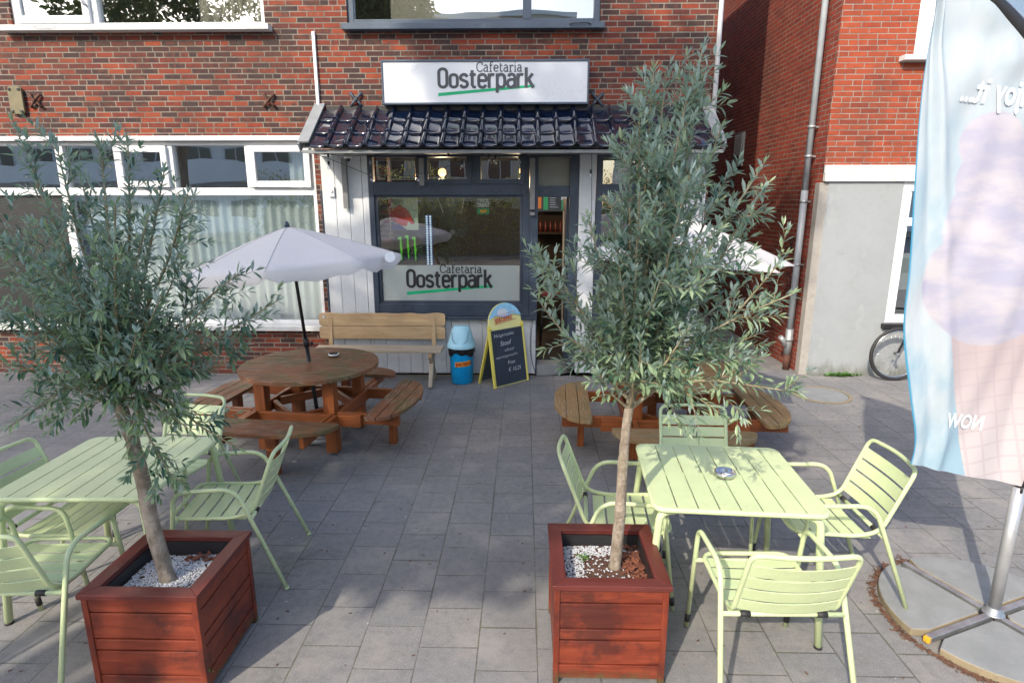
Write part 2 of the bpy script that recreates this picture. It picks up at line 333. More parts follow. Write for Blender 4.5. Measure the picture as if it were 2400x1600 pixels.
# ------------------------------------------------------------------ mesh builder
class MB:
    def __init__(s): s.v = []; s.f = []; s.u = []; s.m = []; s.sm = []
    def face(s, idx, uv=None, mi=0, smooth=False):
        s.f.append(tuple(idx)); s.u.append(uv); s.m.append(mi); s.sm.append(smooth)
    def quad(s, pts, uv=None, mi=0, smooth=False):
        b = len(s.v); s.v += [tuple(p) for p in pts]; s.face(range(b, b + len(pts)), uv, mi, smooth)
    def box(s, x0, x1, y0, y1, z0, z1, mi=0, mat=None, uvax=None):
        d = (x1 - x0, y1 - y0, z1 - z0); ax = uvax if uvax is not None else max(range(3), key=lambda i: abs(d[i]))
        oth = [i for i in range(3) if i != ax]; ru, rv = random.random() * 50, random.random() * 50
        P = [(x, y, z) for z in (z0, z1) for y in (y0, y1) for x in (x0, x1)]
        b = len(s.v)
        s.v += [tuple(mat @ Vector(p)) if mat else p for p in P]
        for q in ((0, 2, 3, 1), (4, 5, 7, 6), (0, 1, 5, 4), (2, 6, 7, 3), (0, 4, 6, 2), (1, 3, 7, 5)):
            s.face([b + i for i in q], [(P[i][ax] + ru, P[i][oth[0]] + P[i][oth[1]] * 1.0 + rv) for i in q], mi)
        return s
    def beam(s, a, b, w, h, up=(0, 0, 1), mi=0, over=0.0):
        """box beam from a to b: w sideways, h along up"""
        a = Vector(a); b = Vector(b); d = b - a; L = d.length; d.normalize()
        sdv = d.cross(Vector(up)).normalized(); u = sdv.cross(d).normalized()
        mt = Matrix(((d.x, sdv.x, u.x, a.x), (d.y, sdv.y, u.y, a.y), (d.z, sdv.z, u.z, a.z), (0, 0, 0, 1)))
        return s.box(-over, L + over, -w / 2, w / 2, -h / 2, h / 2, mi, mt, 0)
    def tube(s, pts, r, n=10, closed=False, caps=True, mi=0, rad=None):
        pts = [Vector(p) for p in pts]; N = len(pts); b = len(s.v); prev = None
        for i, p in enumerate(pts):
            if closed: t = pts[(i + 1) % N] - pts[i - 1]
            else: t = pts[min(i + 1, N - 1)] - pts[max(i - 1, 0)]
            if t.length < 1e-9: t = Vector((0, 0, 1))
            t.normalize()
            if prev is None:
                a = t.cross(Vector((0, 0, 1)));
                if a.length < .05: a = t.cross(Vector((1, 0, 0)))
                a.normalize()
            else:
                a = prev - t * prev.dot(t); a.normalize()
            prev = a; c = t.cross(a); rr = rad[i] if rad else r
            for j in range(n):
                th = 2 * math.pi * j / n; s.v.append(tuple(p + (a * math.cos(th) + c * math.sin(th)) * rr))
        for i in range(N if closed else N - 1):
            for j in range(n):
                i2 = (i + 1) % N; j2 = (j + 1) % n
                s.face((b + i * n + j, b + i * n + j2, b + i2 * n + j2, b + i2 * n + j), None, mi, True)
        if caps and not closed:
            s.face([b + j for j in range(n)][::-1], None, mi); s.face([b + (N - 1) * n + j for j in range(n)], None, mi)
        return s
    def lathe(s, prof, cx=0, cy=0, n=24, mi=0, smooth=True, cap0=True, cap1=True):
        b = len(s.v)
        for r, z in prof:
            for j in range(n):
                th = 2 * math.pi * j / n; s.v.append((cx + r * math.cos(th), cy + r * math.sin(th), z))
        for i in range(len(prof) - 1):
            for j in range(n):
                j2 = (j + 1) % n; s.face((b + i * n + j, b + i * n + j2, b + (i + 1) * n + j2, b + (i + 1) * n + j), None, mi, smooth)
        if cap0: s.face([b + j for j in range(n)][::-1], None, mi)
        if cap1: s.face([b + (len(prof) - 1) * n + j for j in range(n)], None, mi)
        return s
    def prism(s, out, h, mat, mi=0, side=None):
        """outline (2D) extruded 0..h along local z, then mat"""
        b = len(s.v); n = len(out); ru = random.random() * 40
        for z in (0, h): s.v += [tuple(mat @ Vector((x, y, z))) for x, y in out]
        s.face([b + i for i in range(n)][::-1], [(out[i][0] + ru, out[i][1]) for i in range(n)][::-1], mi)
        s.face([b + n + i for i in range(n)], [(p[0] + ru, p[1]) for p in out], mi)
        for i in range(n):
            j = (i + 1) % n; s.face((b + i, b + j, b + n + j, b + n + i), [(out[i][0] + ru, out[i][1]), (out[j][0] + ru, out[j][1]), (out[j][0] + ru, out[j][1] + h), (out[i][0] + ru, out[i][1] + h)], mi if side is None else side)
        return s
    def build(s, name, mats, parent=None, bevel=0.0, loc=None, autosmooth=False):
        me = bpy.data.meshes.new(name); me.from_pydata(s.v, [], s.f)
        if not isinstance(mats, (list, tuple)): mats = [mats]
        for m_ in mats: me.materials.append(m_)
        me.polygons.foreach_set('material_index', s.m); me.polygons.foreach_set('use_smooth', s.sm)
        if any(u for u in s.u):
            ul = me.uv_layers.new(name='UVMap'); dat = []
            for f, u in zip(s.f, s.u):
                for i in range(len(f)): dat += list(u[i]) if u else [0, 0]
            ul.data.foreach_set('uv', dat)
        me.update(); o = bpy.data.objects.new(name, me); scene.collection.objects.link(o)
        if parent is not None: o.parent = parent
        if loc: o.location = loc
        if bevel:
            md = o.modifiers.new('bevel', 'BEVEL'); md.width = bevel; md.segments = 2; md.limit_method = 'ANGLE'; md.angle_limit = R(50)
            md.harden_normals = False
        return o

def tag(o, label=None, cat=None, group=None, kind=None):
    if label: o['label'] = label
    if cat: o['category'] = cat
    if group: o['group'] = group
    if kind: o['kind'] = kind
    return o
def thing(name, label, cat, loc=(0, 0, 0), rz=0, group=None):
    o = bpy.data.objects.new(name, None); scene.collection.objects.link(o); o.empty_display_size = .1
    o.location = loc; o.rotation_euler = (0, 0, rz); return tag(o, label, cat, group)
def sub(name, parent):
    o = bpy.data.objects.new(name, None); scene.collection.objects.link(o); o.parent = parent; return o
def kids(o): return [c for c in bpy.data.objects if c.parent == o]
def copy_tree(o, parent=None):
    c = o.copy(); scene.collection.objects.link(c)
    if parent is not None: c.parent = parent
    for ch in kids(o): copy_tree(ch, c)
    return c
def fillet(pts, r, seg=5, closed=False):
    pts = [Vector(p) for p in pts]; out = []; N = len(pts)
    for i, p in enumerate(pts):
        if not closed and i in (0, N - 1): out.append(p); continue
        a = pts[i - 1]; b = pts[(i + 1) % N]; rr = r[i] if isinstance(r, (list, tuple)) else r
        d1 = (a - p); d2 = (b - p); l = min(rr, d1.length * .49, d2.length * .49)
        s0 = p + d1.normalized() * l; s1 = p + d2.normalized() * l
        for q in range(seg + 1):
            t = q / seg; out.append(s0 * (1 - t) ** 2 + p * 2 * t * (1 - t) + s1 * t * t)
    return out
def spline(pts, seg=8, closed=False):
    pts = [Vector(p) for p in pts]; n = len(pts); out = []
    for i in range(n if closed else n - 1):
        if closed: p0, p1, p2, p3 = pts[i - 1], pts[i], pts[(i + 1) % n], pts[(i + 2) % n]
        else: p0, p1, p2, p3 = pts[max(i - 1, 0)], pts[i], pts[i + 1], pts[min(i + 2, n - 1)]
        for q in range(seg):
            t = q / seg
            out.append(.5 * ((2 * p1) + (-p0 + p2) * t + (2 * p0 - 5 * p1 + 4 * p2 - p3) * t * t + (-p0 + 3 * p1 - 3 * p2 + p3) * t ** 3))
    if not closed: out.append(pts[-1])
    return out
def rrect(x0, y0, x1, y1, r, seg=5):
    out = []
    for cx, cy, a0 in ((x1 - r, y0 + r, -90), (x1 - r, y1 - r, 0), (x0 + r, y1 - r, 90), (x0 + r, y0 + r, 180)):
        for q in range(seg + 1):
            a = R(a0 + 90 * q / seg); out.append((cx + r * math.cos(a), cy + r * math.sin(a)))
    return out
_fz = [0]
def text_mesh(name, txt, size, mat, mx, parent, sx=1.0, off=0.0, shear=0.0, align='LEFT', ext=.0015, sp=1.0):
    cu = bpy.data.curves.new(name, 'FONT'); cu.body = txt; cu.size = size; cu.offset = off; cu.shear = shear
    cu.align_x = align; cu.extrude = ext; cu.space_character = sp; cu.resolution_u = 3
    o = bpy.data.objects.new(name + '_tmp', cu); scene.collection.objects.link(o)
    bpy.context.view_layer.update()
    me = bpy.data.meshes.new_from_object(o.evaluated_get(bpy.context.evaluated_depsgraph_get()))
    bpy.data.objects.remove(o); bpy.data.curves.remove(cu)
    for v in me.vertices: v.co.x *= sx
    me.transform(mx); me.materials.clear(); me.materials.append(mat); me.name = name
    o = bpy.data.objects.new(name, me); scene.collection.objects.link(o); o.parent = parent
    return o
def face_y(x, y, z, rz=0.0, tilt=0.0):
    """text plane standing up, read from -Y"""
    return Matrix.Translation((x, y, z)) @ Matrix.Rotation(rz, 4, 'Z') @ Matrix.Rotation(R(90) + tilt, 4, 'X')
# stroke lettering --------------------------------------------------------
def rr2(x0, y0, x1, y1, r): return [('c', rrect(x0, y0, x1, y1, r, 4))]
GB = {  # condensed bold, cap height 1, stroke about .15
 'O': (.42, rr2(0, 0, .42, 1, .2)),
 'o': (.38, rr2(0, 0, .38, .68, .17)),
 's': (.36, [('s', [(.36, .55), (.27, .67), (.1, .67), (.01, .56), (.03, .43), (.18, .35), (.33, .27), (.36, .13), (.27, .01), (.09, .01), (0, .13)])]),
 't': (.27, [('p', [(.09, .92), (.09, .1), (.15, 0), (.28, 0)]), ('p', [(-.05, .68), (.28, .68)])]),
 'e': (.37, [('s', [(.02, .36), (.37, .36), (.37, .54), (.28, .67), (.1, .67), (.0, .55), (0, .13), (.1, 0), (.27, 0), (.37, .12)])]),
 'r': (.26, [('p', [(0, -.06), (0, .74)]), ('s', [(0, .48), (.06, .63), (.16, .68), (.28, .66)])]),
 'p': (.38, [('p', [(0, -.32), (0, .74)]), ('s', [(0, .54), (.12, .67), (.28, .67), (.38, .54), (.38, .13), (.28, 0), (.12, 0), (0, .13)])]),
 'a': (.37, [('s', [(.03, .57), (.12, .68), (.27, .68), (.37, .56), (.37, .3)]), ('p', [(.37, .4), (.37, -.06)]), ('s', [(.37, .4), (.14, .4), (.01, .3), (.0, .1), (.1, 0), (.24, 0), (.37, .12)])]),
 'k': (.36, [('p', [(0, -.06), (0, 1.06)]), ('p', [(0, .27), (.34, .73)]), ('p', [(.13, .42), (.38, -.06)])]),
}
GS = {  # thin slab letters
 'C': (.62, [('s', [(.6, .68), (.58, .88), (.4, 1), (.18, .95), (.02, .72), (0, .42), (.1, .12), (.32, 0), (.52, .06), (.62, .2)]), ('p', [(.6, .66), (.6, .98)])]),
 'a': (.44, [('s', [(.03, .6), (.16, .69), (.3, .66), (.37, .52), (.37, .1)]), ('p', [(.37, .12), (.40, 0), (.5, 0)]), ('s', [(.37, .4), (.18, .4), (.02, .3), (.01, .1), (.14, 0), (.28, .04), (.37, .18)])]),
 'f': (.34, [('s', [(.4, .98), (.26, 1.04), (.14, .94), (.12, .7), (.12, .03)]), ('p', [(0, .66), (.34, .66)]), ('p', [(0, 0), (.28, 0)])]),
 'e': (.44, [('s', [(.02, .37), (.43, .38), (.38, .6), (.22, .68), (.06, .58), (0, .34), (.06, .1), (.24, 0), (.43, .1)])]),
 't': (.34, [('s', [(.12, .9), (.12, .14), (.2, .01), (.34, .06)]), ('p', [(0, .66), (.32, .66)])]),
 'r': (.36, [('p', [(.1, 0), (.1, .66)]), ('p', [(0, .66), (.1, .66)]), ('p', [(-.01, 0), (.24, 0)]), ('s', [(.1, .4), (.18, .6), (.3, .68), (.38, .62)]), ('p', [(.38, .67), (.38, .54)])]),
 'i': (.2, [('p', [(.1, 0), (.1, .66)]), ('p', [(0, .66), (.1, .66)]), ('p', [(-.01, 0), (.22, 0)]), ('p', [(.1, .86), (.1, .97)])]),
}
def stroke_text(mb, txt, font, size, mx, wt, gap, depth=.003, sx=1.0, mi=0):
    x = 0.0
    for ch in txt:
        wd, strokes = font[ch]
        for kind, pts in strokes:
            pts = [(x + a, b) for a, b in pts]
            closed = kind == 'c'
            if kind == 's': pts = [(p.x, p.y) for p in spline([(a, b, 0) for a, b in pts], 5)]
            N = len(pts); L = []; Rr = []
            for i in range(N):
                if closed: a, b = pts[i - 1], pts[(i + 1) % N]
                else: a, b = pts[max(0, i - 1)], pts[min(N - 1, i + 1)]
                dx, dy = b[0] - a[0], b[1] - a[1]; l = math.hypot(dx, dy) or 1
                nx, ny = -dy / l, dx / l
                # mitre at sharp corners
                L.append((pts[i][0] + nx * wt / 2, pts[i][1] + ny * wt / 2)); Rr.append((pts[i][0] - nx * wt / 2, pts[i][1] - ny * wt / 2))
            _fz[0] = (_fz[0] + 1) % 9; z = depth + _fz[0] * .00012
            b0 = len(mb.v)
            for q in range(N):
                for P_ in (L[q], Rr[q]): mb.v.append(tuple(mx @ Vector((P_[0] * size * sx, P_[1] * size, z))))
            for q in range(N if closed else N - 1):
                q2 = (q + 1) % N; mb.face((b0 + 2 * q, b0 + 2 * q + 1, b0 + 2 * q2 + 1, b0 + 2 * q2), None, mi)
        x += wd + gap
    return x - gap

# ================================================================== SETTING
g = MB(); g.quad([(-60, -60, 0), (60, -60, 0), (60, 60, 0), (-60, 60, 0)])
tag(g.build('pavement', M['paving']), kind='structure')
g = MB(); g.box(-60, 60, -9.2, -4.2, .004, .012)
tag(g.build('road', M['asphalt']), kind='structure')

def wall_cells(mb, xs0, xs1, zs0, zs1, holes, y, mi=0, reveal=.22, rmi=None):
    xs = sorted({xs0, xs1, *[h[0] for h in holes], *[h[1] for h in holes]}); zs = sorted({zs0, zs1, *[h[2] for h in holes], *[h[3] for h in holes]})
    for i in range(len(xs) - 1):
        for j in range(len(zs) - 1):
            cx, cz = (xs[i] + xs[i + 1]) / 2, (zs[j] + zs[j + 1]) / 2
            if any(h[0] < cx < h[1] and h[2] < cz < h[3] for h in holes): continue
            mb.quad([(xs[i], y, zs[j]), (xs[i + 1], y, zs[j]), (xs[i + 1], y, zs[j + 1]), (xs[i], y, zs[j + 1])], None, mi)
    r = mi if rmi is None else rmi
    for x0, x1, z0, z1 in holes:
        for a, b in (((x0, z0), (x0, z1)), ((x1, z1), (x1, z0)), ((x0, z1), (x1, z1)), ((x1, z0), (x0, z0))):
            mb.quad([(a[0], y, a[1]), (b[0], y, b[1]), (b[0], y + reveal, b[1]), (a[0], y + reveal, a[1])], None, r)

# ---------------------------------------------------------------- main brick house
WY = 7.5
house = thing('brick_house', 'mixed red and dark brick house with the tiled canopy and snack bar front', 'house', (-2, WY, 0))
def P(name, mb, mats, parent=None, bevel=0.0):
    """mesh in world coordinates hung under an Empty: keep world placement"""
    o = mb.build(name, mats, parent, bevel)
    if parent is not None:
        par = parent; off = Vector((0, 0, 0)); rz = 0
        while par is not None: off += par.location; par = par.parent
        o.location = -off
    return o
bigwin = (-8.6, -2.56, .60, 2.93); ulwin = (-6.0, -3.02, 4.16, 5.5); urwin = (-2.06, .86, 4.16, 5.5); shop = (-2.48, 2.2, 0, 2.80)
w = MB(); wall_cells(w, -20, 2.22, 0, 7.5, [bigwin, ulwin, urwin, shop], WY)
P('front_wall', w, M['brick_mix'], house)
w = MB(); w.quad([(2.22, WY, 0), (2.22, 20, 0), (2.22, 20, 7.5), (2.22, WY, 7.5)]); P('side_wall', w, M['brick_mix_side'], house)
w = MB(); w.box(-12, 2.2, 11.5, 11.6, 0, 7.5); w.box(-12, 2.2, 7.75, 11.5, 7.45, 7.5)
w.box(-12, 2.2, 7.78, 11.5, 3.3, 3.5); w.box(-12, -11.9, 7.7, 11.5, 0, 7.4); w.box(-2.52, -2.44, 7.76, 11.5, 0, 3.3); w.box(2.1, 2.2, 7.76, 11.5, 0, 7.4)
P('inner_walls', w, M['roomwall'], house)

def window(name, parent, x0, x1, z0, z1, fr, bars, mats, y=7.53, d=.09, glassm=None, panes=None):
    """frame with bars [(axis, pos, a, b, width)] and panes [(x0,x1,z0,z1)]"""
    wd = sub(name, parent); fm = MB()
    fm.box(x0, x0 + fr, y, y + d, z0, z1); fm.box(x1 - fr, x1, y, y + d, z0, z1)
    fm.box(x0 + fr, x1 - fr, y + .002, y + d, z1 - fr, z1); fm.box(x0 + fr, x1 - fr, y + .002, y + d, z0, z0 + fr)
    for ax, p, a, b, wdt in bars:
        if ax == 'v': fm.box(p - wdt / 2, p + wdt / 2, y - .003, y + d - .003, a, b)
        else: fm.box(a, b, y + .004, y + d, p - wdt / 2, p + wdt / 2)
    P('frame', fm, mats, wd, .005)
    for a, b, c, e in panes:
        gm = MB(); gm.box(a, b, y + d * .55, y + d * .55 + .006, c, e); P('pane', gm, glassm or M['glass'], wd)
    return wd
def casement(parent, x0, x1, z0, z1, fr, y, mat, glassm=None):
    c = sub('casement', parent); m_ = MB()
    m_.box(x0, x0 + fr, y, y + .06, z0, z1); m_.box(x1 - fr, x1, y, y + .06, z0, z1)
    m_.box(x0 + fr, x1 - fr, y + .002, y + .06, z0, z0 + fr); m_.box(x0 + fr, x1 - fr, y + .002, y + .06, z1 - fr, z1)
    # a parting line round the sash
    P('sash', m_, mat, parent, .006); bpy.data.objects.remove(c)
    g_ = MB(); g_.box(x0 + fr, x1 - fr, y + .03, y + .036, z0 + fr, z1 - fr); P('pane', g_, glassm or M['glass'], parent)
# big white window
bw = window('white_window', house, bigwin[0], bigwin[1], .66, 2.93, .05,
    [('h', 2.335, -8.55, -2.61, .09), ('v', -5.72, .70, 2.88, .10), ('v', -4.34 - .0, 2.38, 2.88, .06), ('v', -3.39, 2.38, 2.88, .06), ('v', -5.02, 2.38, 2.88, .05), ('v', -7.3, .7, 2.88, .09)],
    M['white_paint'], panes=[(-5.67, -2.61, .71, 2.29), (-4.31, -3.42, 2.38, 2.88), (-7.25, -5.77, 2.38, 2.88), (-8.5, -7.35, .71, 2.88), (-5.67, -5.05, 2.38, 2.88)])
casement(bw, -5.0, -4.37, 2.385, 2.875, .075, 7.485, M['white_paint'])
casement(bw, -3.36, -2.615, 2.385, 2.875, .075, 7.485, M['white_paint'])
m_ = MB(); m_.box(-8.6, -2.5, 7.40, 7.62, .60, .658); P('sill', m_, M['sill_white'], bw, .004)
m_ = MB(); m_.box(-8.6, -2.55, 7.455, 7.53, 2.93, 2.985); P('lintel_board', m_, M['white_paint'], bw, .004)
m_ = MB(); m_.box(-7.26, -5.76, 7.57, 7.61, .1, 2.30); P('door_leaf', m_, M['ink_black'], bw, .003)
# curtains
def curtain(name, parent, x0, x1, z0, z1, y, mat, amp=.035, per=.11, seed=1):
    rn = random.Random(seed); cm = MB(); n = int((x1 - x0) / .012); ph = 0; cols = []
    for i in range(n + 1):
        x = x0 + (x1 - x0) * i / n; ph += .012 / per * 2 * math.pi * (1 + .5 * mnoise.noise((x * 2.1, seed, 0)))
        a = amp * (.7 + .6 * mnoise.noise((x * 3, 5, seed)))
        cols.append((x, y + a * math.sin(ph)))
    b = len(cm.v)
    for x, yy in cols:
        cm.v.append((x, yy, z0)); cm.v.append((x, y + (yy - y) * .8, z1))
    for i in range(n): cm.face((b + 2 * i, b + 2 * i + 2, b + 2 * i + 3, b + 2 * i + 1), None, 0, True)
    return P(name, cm, mat, parent)
curtain('curtain', bw, -5.65, -2.6, .68, 2.31, 7.69, M['curtain'], .035, .12)
curtain('curtain', bw, -2.95, -2.6, 2.38, 2.9, 7.69, M['curtain'], .03, .10, 3)
# upper windows
uw = window('upper_white_window', house, -6.0, -3.02, 4.2, 5.5, .05, [('v', -5.02, 4.24, 5.45, .07)], M['white_paint'], panes=[(-4.98, -3.07, 4.25, 5.45)])
casement(uw, -5.94, -5.06, 4.24, 5.44, .08, 7.485, M['white_paint'])
m_ = MB(); m_.box(-6.08, -2.94, 7.38, 7.6, 4.135, 4.196); P('sill', m_, M['sill_white'], uw, .004)
m_ = MB(); m_.tube(fillet([(-5.08, 7.49, 4.42), (-5.08, 7.44, 4.42), (-5.14, 7.43, 4.52)], .01), .012, 8); P('handle', m_, M['zinc'], uw)
m_ = MB(); m_.tube([(-5.66, 7.37, 4.165), (-5.60, 7.35, 4.175), (-5.43, 7.35, 4.18), (-5.40, 7.37, 4.17)], .004, 6); P('window_stay', m_, M['zinc'], uw)
curtain('blind', uw, -4.0, -3.05, 4.2, 5.5, 7.95, M['blind'], .02, .12, 5)
ub = window('upper_blue_window', house, -2.06, .86, 4.2, 5.5, .07, [('v', .02, 4.26, 5.44, .10)], M['blue_frame'], panes=[(-1.99, -.03, 4.27, 5.43), (.07, .79, 4.27, 5.43)])
m_ = MB(); m_.box(-2.1, .9, 7.39, 7.6, 4.13, 4.196); P('sill', m_, M['blue_frame'], ub, .004)
m_ = MB(); m_.tube([(.50, 7.38, 4.165), (.53, 7.36, 4.17), (.70, 7.36, 4.175), (.74, 7.38, 4.165)], .006, 6); P('window_stay', m_, M['black'], ub)
m_ = MB(); m_.box(-1.62, -.30, 7.85, 7.87, 4.2, 5.5); P('roller_blind', m_, M['blind'], ub)

# ---------------------------------------------------------------- snack bar front (part of the house)
front = sub('shop_front', house)
def boards(mb, x0, x1, z0, z1, y, w_=.165, rn=None):
    x = x0; 
    while x < x1 - .01:
        xe = min(x + w_, x1); mb.box(x + .0025, xe - .0025, y + random.uniform(-.0015, .0015), y + .02, z0, z1); x = xe
    mb.box(x0, x1, y + .0205, y + .03, z0, z1)
SY = 7.45
m_ = MB(); boards(m_, -2.475, -1.93, .04, 2.78, SY); boards(m_, -1.93, .15, .04, .77, SY, .155)
m_.box(-1.96, -1.90, SY - .012, SY + .01, .8, 2.78)
P('white_boarding', m_, M['white_board'], front, .002)
m_ = MB(); m_.box(.66, .86, SY - .02, SY + .05, .06, 2.78); boards(m_, 1.84, 2.19, .04, 2.78, SY, .12); m_.box(.87, 1.84, SY, SY + .03, .04, .5)
P('white_post', m_, M['white_board'], front, .003)
m_ = MB(); m_.box(-2.493, -2.477, 7.44, 7.499, 0, 2.35); P('corner_strip', m_, M['navy'], front, .003)
# shop window frame
sw = sub('shop_window', front)
m_ = MB(); y0, y1 = 7.43, 7.53
m_.box(-1.895, -1.835, y0, y1, .80, 2.80); m_.box(-.02, .06, y0, y1, .80, 2.80)
m_.box(-1.835, -.02, y0 + .003, y1, .80, .955); m_.box(-1.835, -.02, y0 + .003, y1, 2.29, 2.45); m_.box(-1.835, -.02, y0 + .003, y1, 2.735, 2.80)
m_.box(-1.30, -1.20, y0 + .005, y1, 2.45, 2.735); m_.box(-.66, -.56, y0 + .005, y1, 2.45, 2.735)
# stepped inner beads
m_.box(-1.834, -1.80, y0 + .03, y1 - .01, .956, 2.289); m_.box(-.055, -.021, y0 + .03, y1 - .01, .956, 2.289)
m_.box(-1.80, -.055, y0 + .032, y1 - .01, .956, .985); m_.box(-1.80, -.055, y0 + .032, y1 - .01, 2.262, 2.289)
P('frame', m_, M['navy'], sw, .004)
m_ = MB(); m_.box(-2.02, .16, 7.38, 7.56, .762, .798); P('sill', m_, M['navy'], sw, .004)
m_ = MB(); m_.box(-1.80, -.055, 7.495, 7.501, .985, 2.262); P('pane', m_, M['glass_cafe'], sw)
for a, b in ((-1.835, -1.30), (-1.20, -.66), (-.56, -.02)):
    m_ = MB(); m_.box(a + .03, b - .03, 7.495, 7.501, 2.47, 2.735); P('pane', m_, M['glass_cafe'], sw)
    if a > -1.5:
        m_ = MB()
        m_.box(a - .02, a + .035, 7.415, 7.46, 2.42, 2.76); m_.box(b - .035, b + .02, 7.415, 7.46, 2.42, 2.76); m_.box(a + .035, b - .035, 7.417, 7.46, 2.42, 2.475)
        P('sash', m_, M['navy'], sw, .003)
m_ = MB(); m_.box(-1.79, -.06, 7.488, 7.4915, .99, 1.435); P('frosted_band', m_, M['film'], sw)
def shop_logo(parent, ox, oz, y, s, W, cx, cw, cz, inkm):
    mt = face_y(ox, y, oz); b_ = MB(); wO = stroke_text(b_, 'Oosterpark', GB, s, mt, .165, .17, .002, sx=1); k_ = W / (wO * s)
    b_ = MB(); stroke_text(b_, 'Oosterpark', GB, s, mt, .165, .17, .002, sx=k_); P('lettering', b_, inkm, parent)
    c_ = MB(); wC = stroke_text(c_, 'Cafetaria', GS, .1, mt, .085, .165, 0); k2 = cw / (wC * .1)
    c_ = MB(); stroke_text(c_, 'Cafetaria', GS, .1, face_y(cx, y, cz), .12, .165, .0035, sx=k2); P('lettering', c_, inkm, parent)
    b_ = MB()
    b_.quad([mt @ Vector(q) for q in ((-.06 * s, -.5 * s, .001), (-.06 * s, -.32 * s, .001), (W + .10 * s, .13 * s, .001), (W + .10 * s, -.01 * s, .001))])
    P('green_stripe', b_, M['green'], parent)
shop_logo(sw, -1.475, 1.165, 7.486, .207, 1.06, -1.056, .516, 1.342, M['ink_black'])
# door
dr = sub('entrance', front)
m_ = MB(); m_.box(.062, .165, 7.425, 7.55, .80, 2.80); m_.box(.062, .165, 7.55, 7.8, .05, 2.80); m_.box(.55, .655, 7.45, 7.6, .12, 2.80)
m_.box(.165, .55, 7.47, 7.6, 2.27, 2.40); m_.box(.165, .55, 7.472, 7.6, 2.74, 2.80)
P('frame', m_, M['navy'], dr, .003)
m_ = MB(); m_.prism([(.17, 2.42), (.55, 2.36), (.55, 2.73), (.17, 2.74)], .01, Matrix.Translation((0, 7.56, 0)) @ Matrix.Rotation(R(90), 4, 'X')); P('transom_pane', m_, M['milky'], dr)
m_ = MB(); m_.box(.52, .57, 7.6, 8.3, .2, 2.26); P('door_leaf', m_, M['navy'], dr, .003)
m_ = MB(); m_.tube([(.50, 7.66, .35), (.50, 7.66, 2.1)], .012, 8); P('handle', m_, M['pine_grey'], dr)
m_ = MB(); a_ = [(.165, 7.95)] + [(.165 + .46 * t, 7.52 - .06 + .16 * t * t) for t in [i / 8 for i in range(9)]] + [(.64, 7.95)]
m_.prism([(p[0], p[1]) for p in a_], .15, Matrix.Translation((0, 0, .004))); P('step', m_, M['concrete'], dr, .01)
m_ = MB(); m_.box(.17, .62, 7.72, 8.4, .155, .175); P('door_mat', m_, M['rubber'], dr, .003)
# right hand window
rw = sub('right_window', front)
m_ = MB(); m_.box(.87, .94, 7.43, 7.53, .5, 2.8); m_.box(1.77, 1.84, 7.43, 7.53, .5, 2.8); m_.box(.94, 1.77, 7.433, 7.53, .5, .62); m_.box(.94, 1.77, 7.433, 7.53, 2.29, 2.42); m_.box(.94, 1.77, 7.433, 7.53, 2.73, 2.8); m_.box(1.33, 1.39, 7.436, 7.53, .62, 2.29)
P('frame', m_, M['navy'], rw, .004)
for a, b, c, e in ((.94, 1.33, .62, 2.29), (1.39, 1.77, .62, 2.29), (.94, 1.77, 2.42, 2.73)):
    m_ = MB(); m_.box(a, b, 7.495, 7.501, c, e); P('pane', m_, M['glass_cafe'], rw)
m_ = MB(); m_.box(1.93, 2.08, 7.437, 7.441, 1.22, 1.55, 0); P('menu_card', m_, M['sign_face'], front)
m_ = MB(); m_.box(1.95, 2.06, 7.433, 7.436, 1.26, 1.33); P('menu_picture', m_, M['red'], front)
m_ = MB(); m_.box(1.95, 2.06, 7.433, 7.436, 1.36, 1.43); P('menu_picture', m_, M['orange_print'], front)
# hanging battens
for x, za in ((-2.17, 2.13), (-1.235, 2.40), (.095, 2.12)):
    m_ = MB(); m_.box(x - .03, x + .03, 7.375, 7.42, za, 2.72); P('batten', m_, M['grey_batten'], front, .003)
m_ = MB(); m_.box(.065, .125, 7.374, 7.421, 2.05, 2.09); P('batten_foot', m_, M['grey_batten'], front, .003)
# interior of the snack bar
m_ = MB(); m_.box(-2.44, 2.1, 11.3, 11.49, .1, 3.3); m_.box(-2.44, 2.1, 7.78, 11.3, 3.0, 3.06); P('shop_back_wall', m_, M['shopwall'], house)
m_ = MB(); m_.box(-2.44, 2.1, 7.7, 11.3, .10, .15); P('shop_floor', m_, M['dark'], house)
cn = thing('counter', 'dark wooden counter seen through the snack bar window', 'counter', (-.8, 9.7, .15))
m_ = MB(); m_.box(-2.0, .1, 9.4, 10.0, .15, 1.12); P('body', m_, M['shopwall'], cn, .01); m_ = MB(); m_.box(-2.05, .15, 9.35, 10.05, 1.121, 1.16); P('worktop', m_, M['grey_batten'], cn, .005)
fr = thing('drinks_fridge', 'black drinks fridge with bright green claw marks behind the snack bar window', 'fridge', (-1.62, 8.1, .15))
m_ = MB(); m_.box(-2.0, -1.30, 7.95, 8.45, .15, 1.92); P('cabinet', m_, M['black'], fr, .01)
for i, x in enumerate((-1.64, -1.53, -1.42)):
    m_ = MB(); o2 = [(-.045, .19), (.03, .2), (.03, .05), (.045, -.05), (.028, -.12), (.036, -.2), (.015, -.25), (.0, -.1), (-.01, .0), (.0, .15), (-.045, .15)]
    m_.prism([(a * .62, b * .72) for a, b in o2], .004, Matrix.Translation((x - .02 + (-1.53 - x) * .15, 7.945, 1.62 + .02 * (i == 1))) @ Matrix.Rotation(R(90), 4, 'X')); P('claw_mark', m_, M['claw'], fr)
po = thing('drinks_poster', 'pale green poster with red charging bull and vertical red writing inside the window', 'poster', (-1.5, 7.7, 1.9))
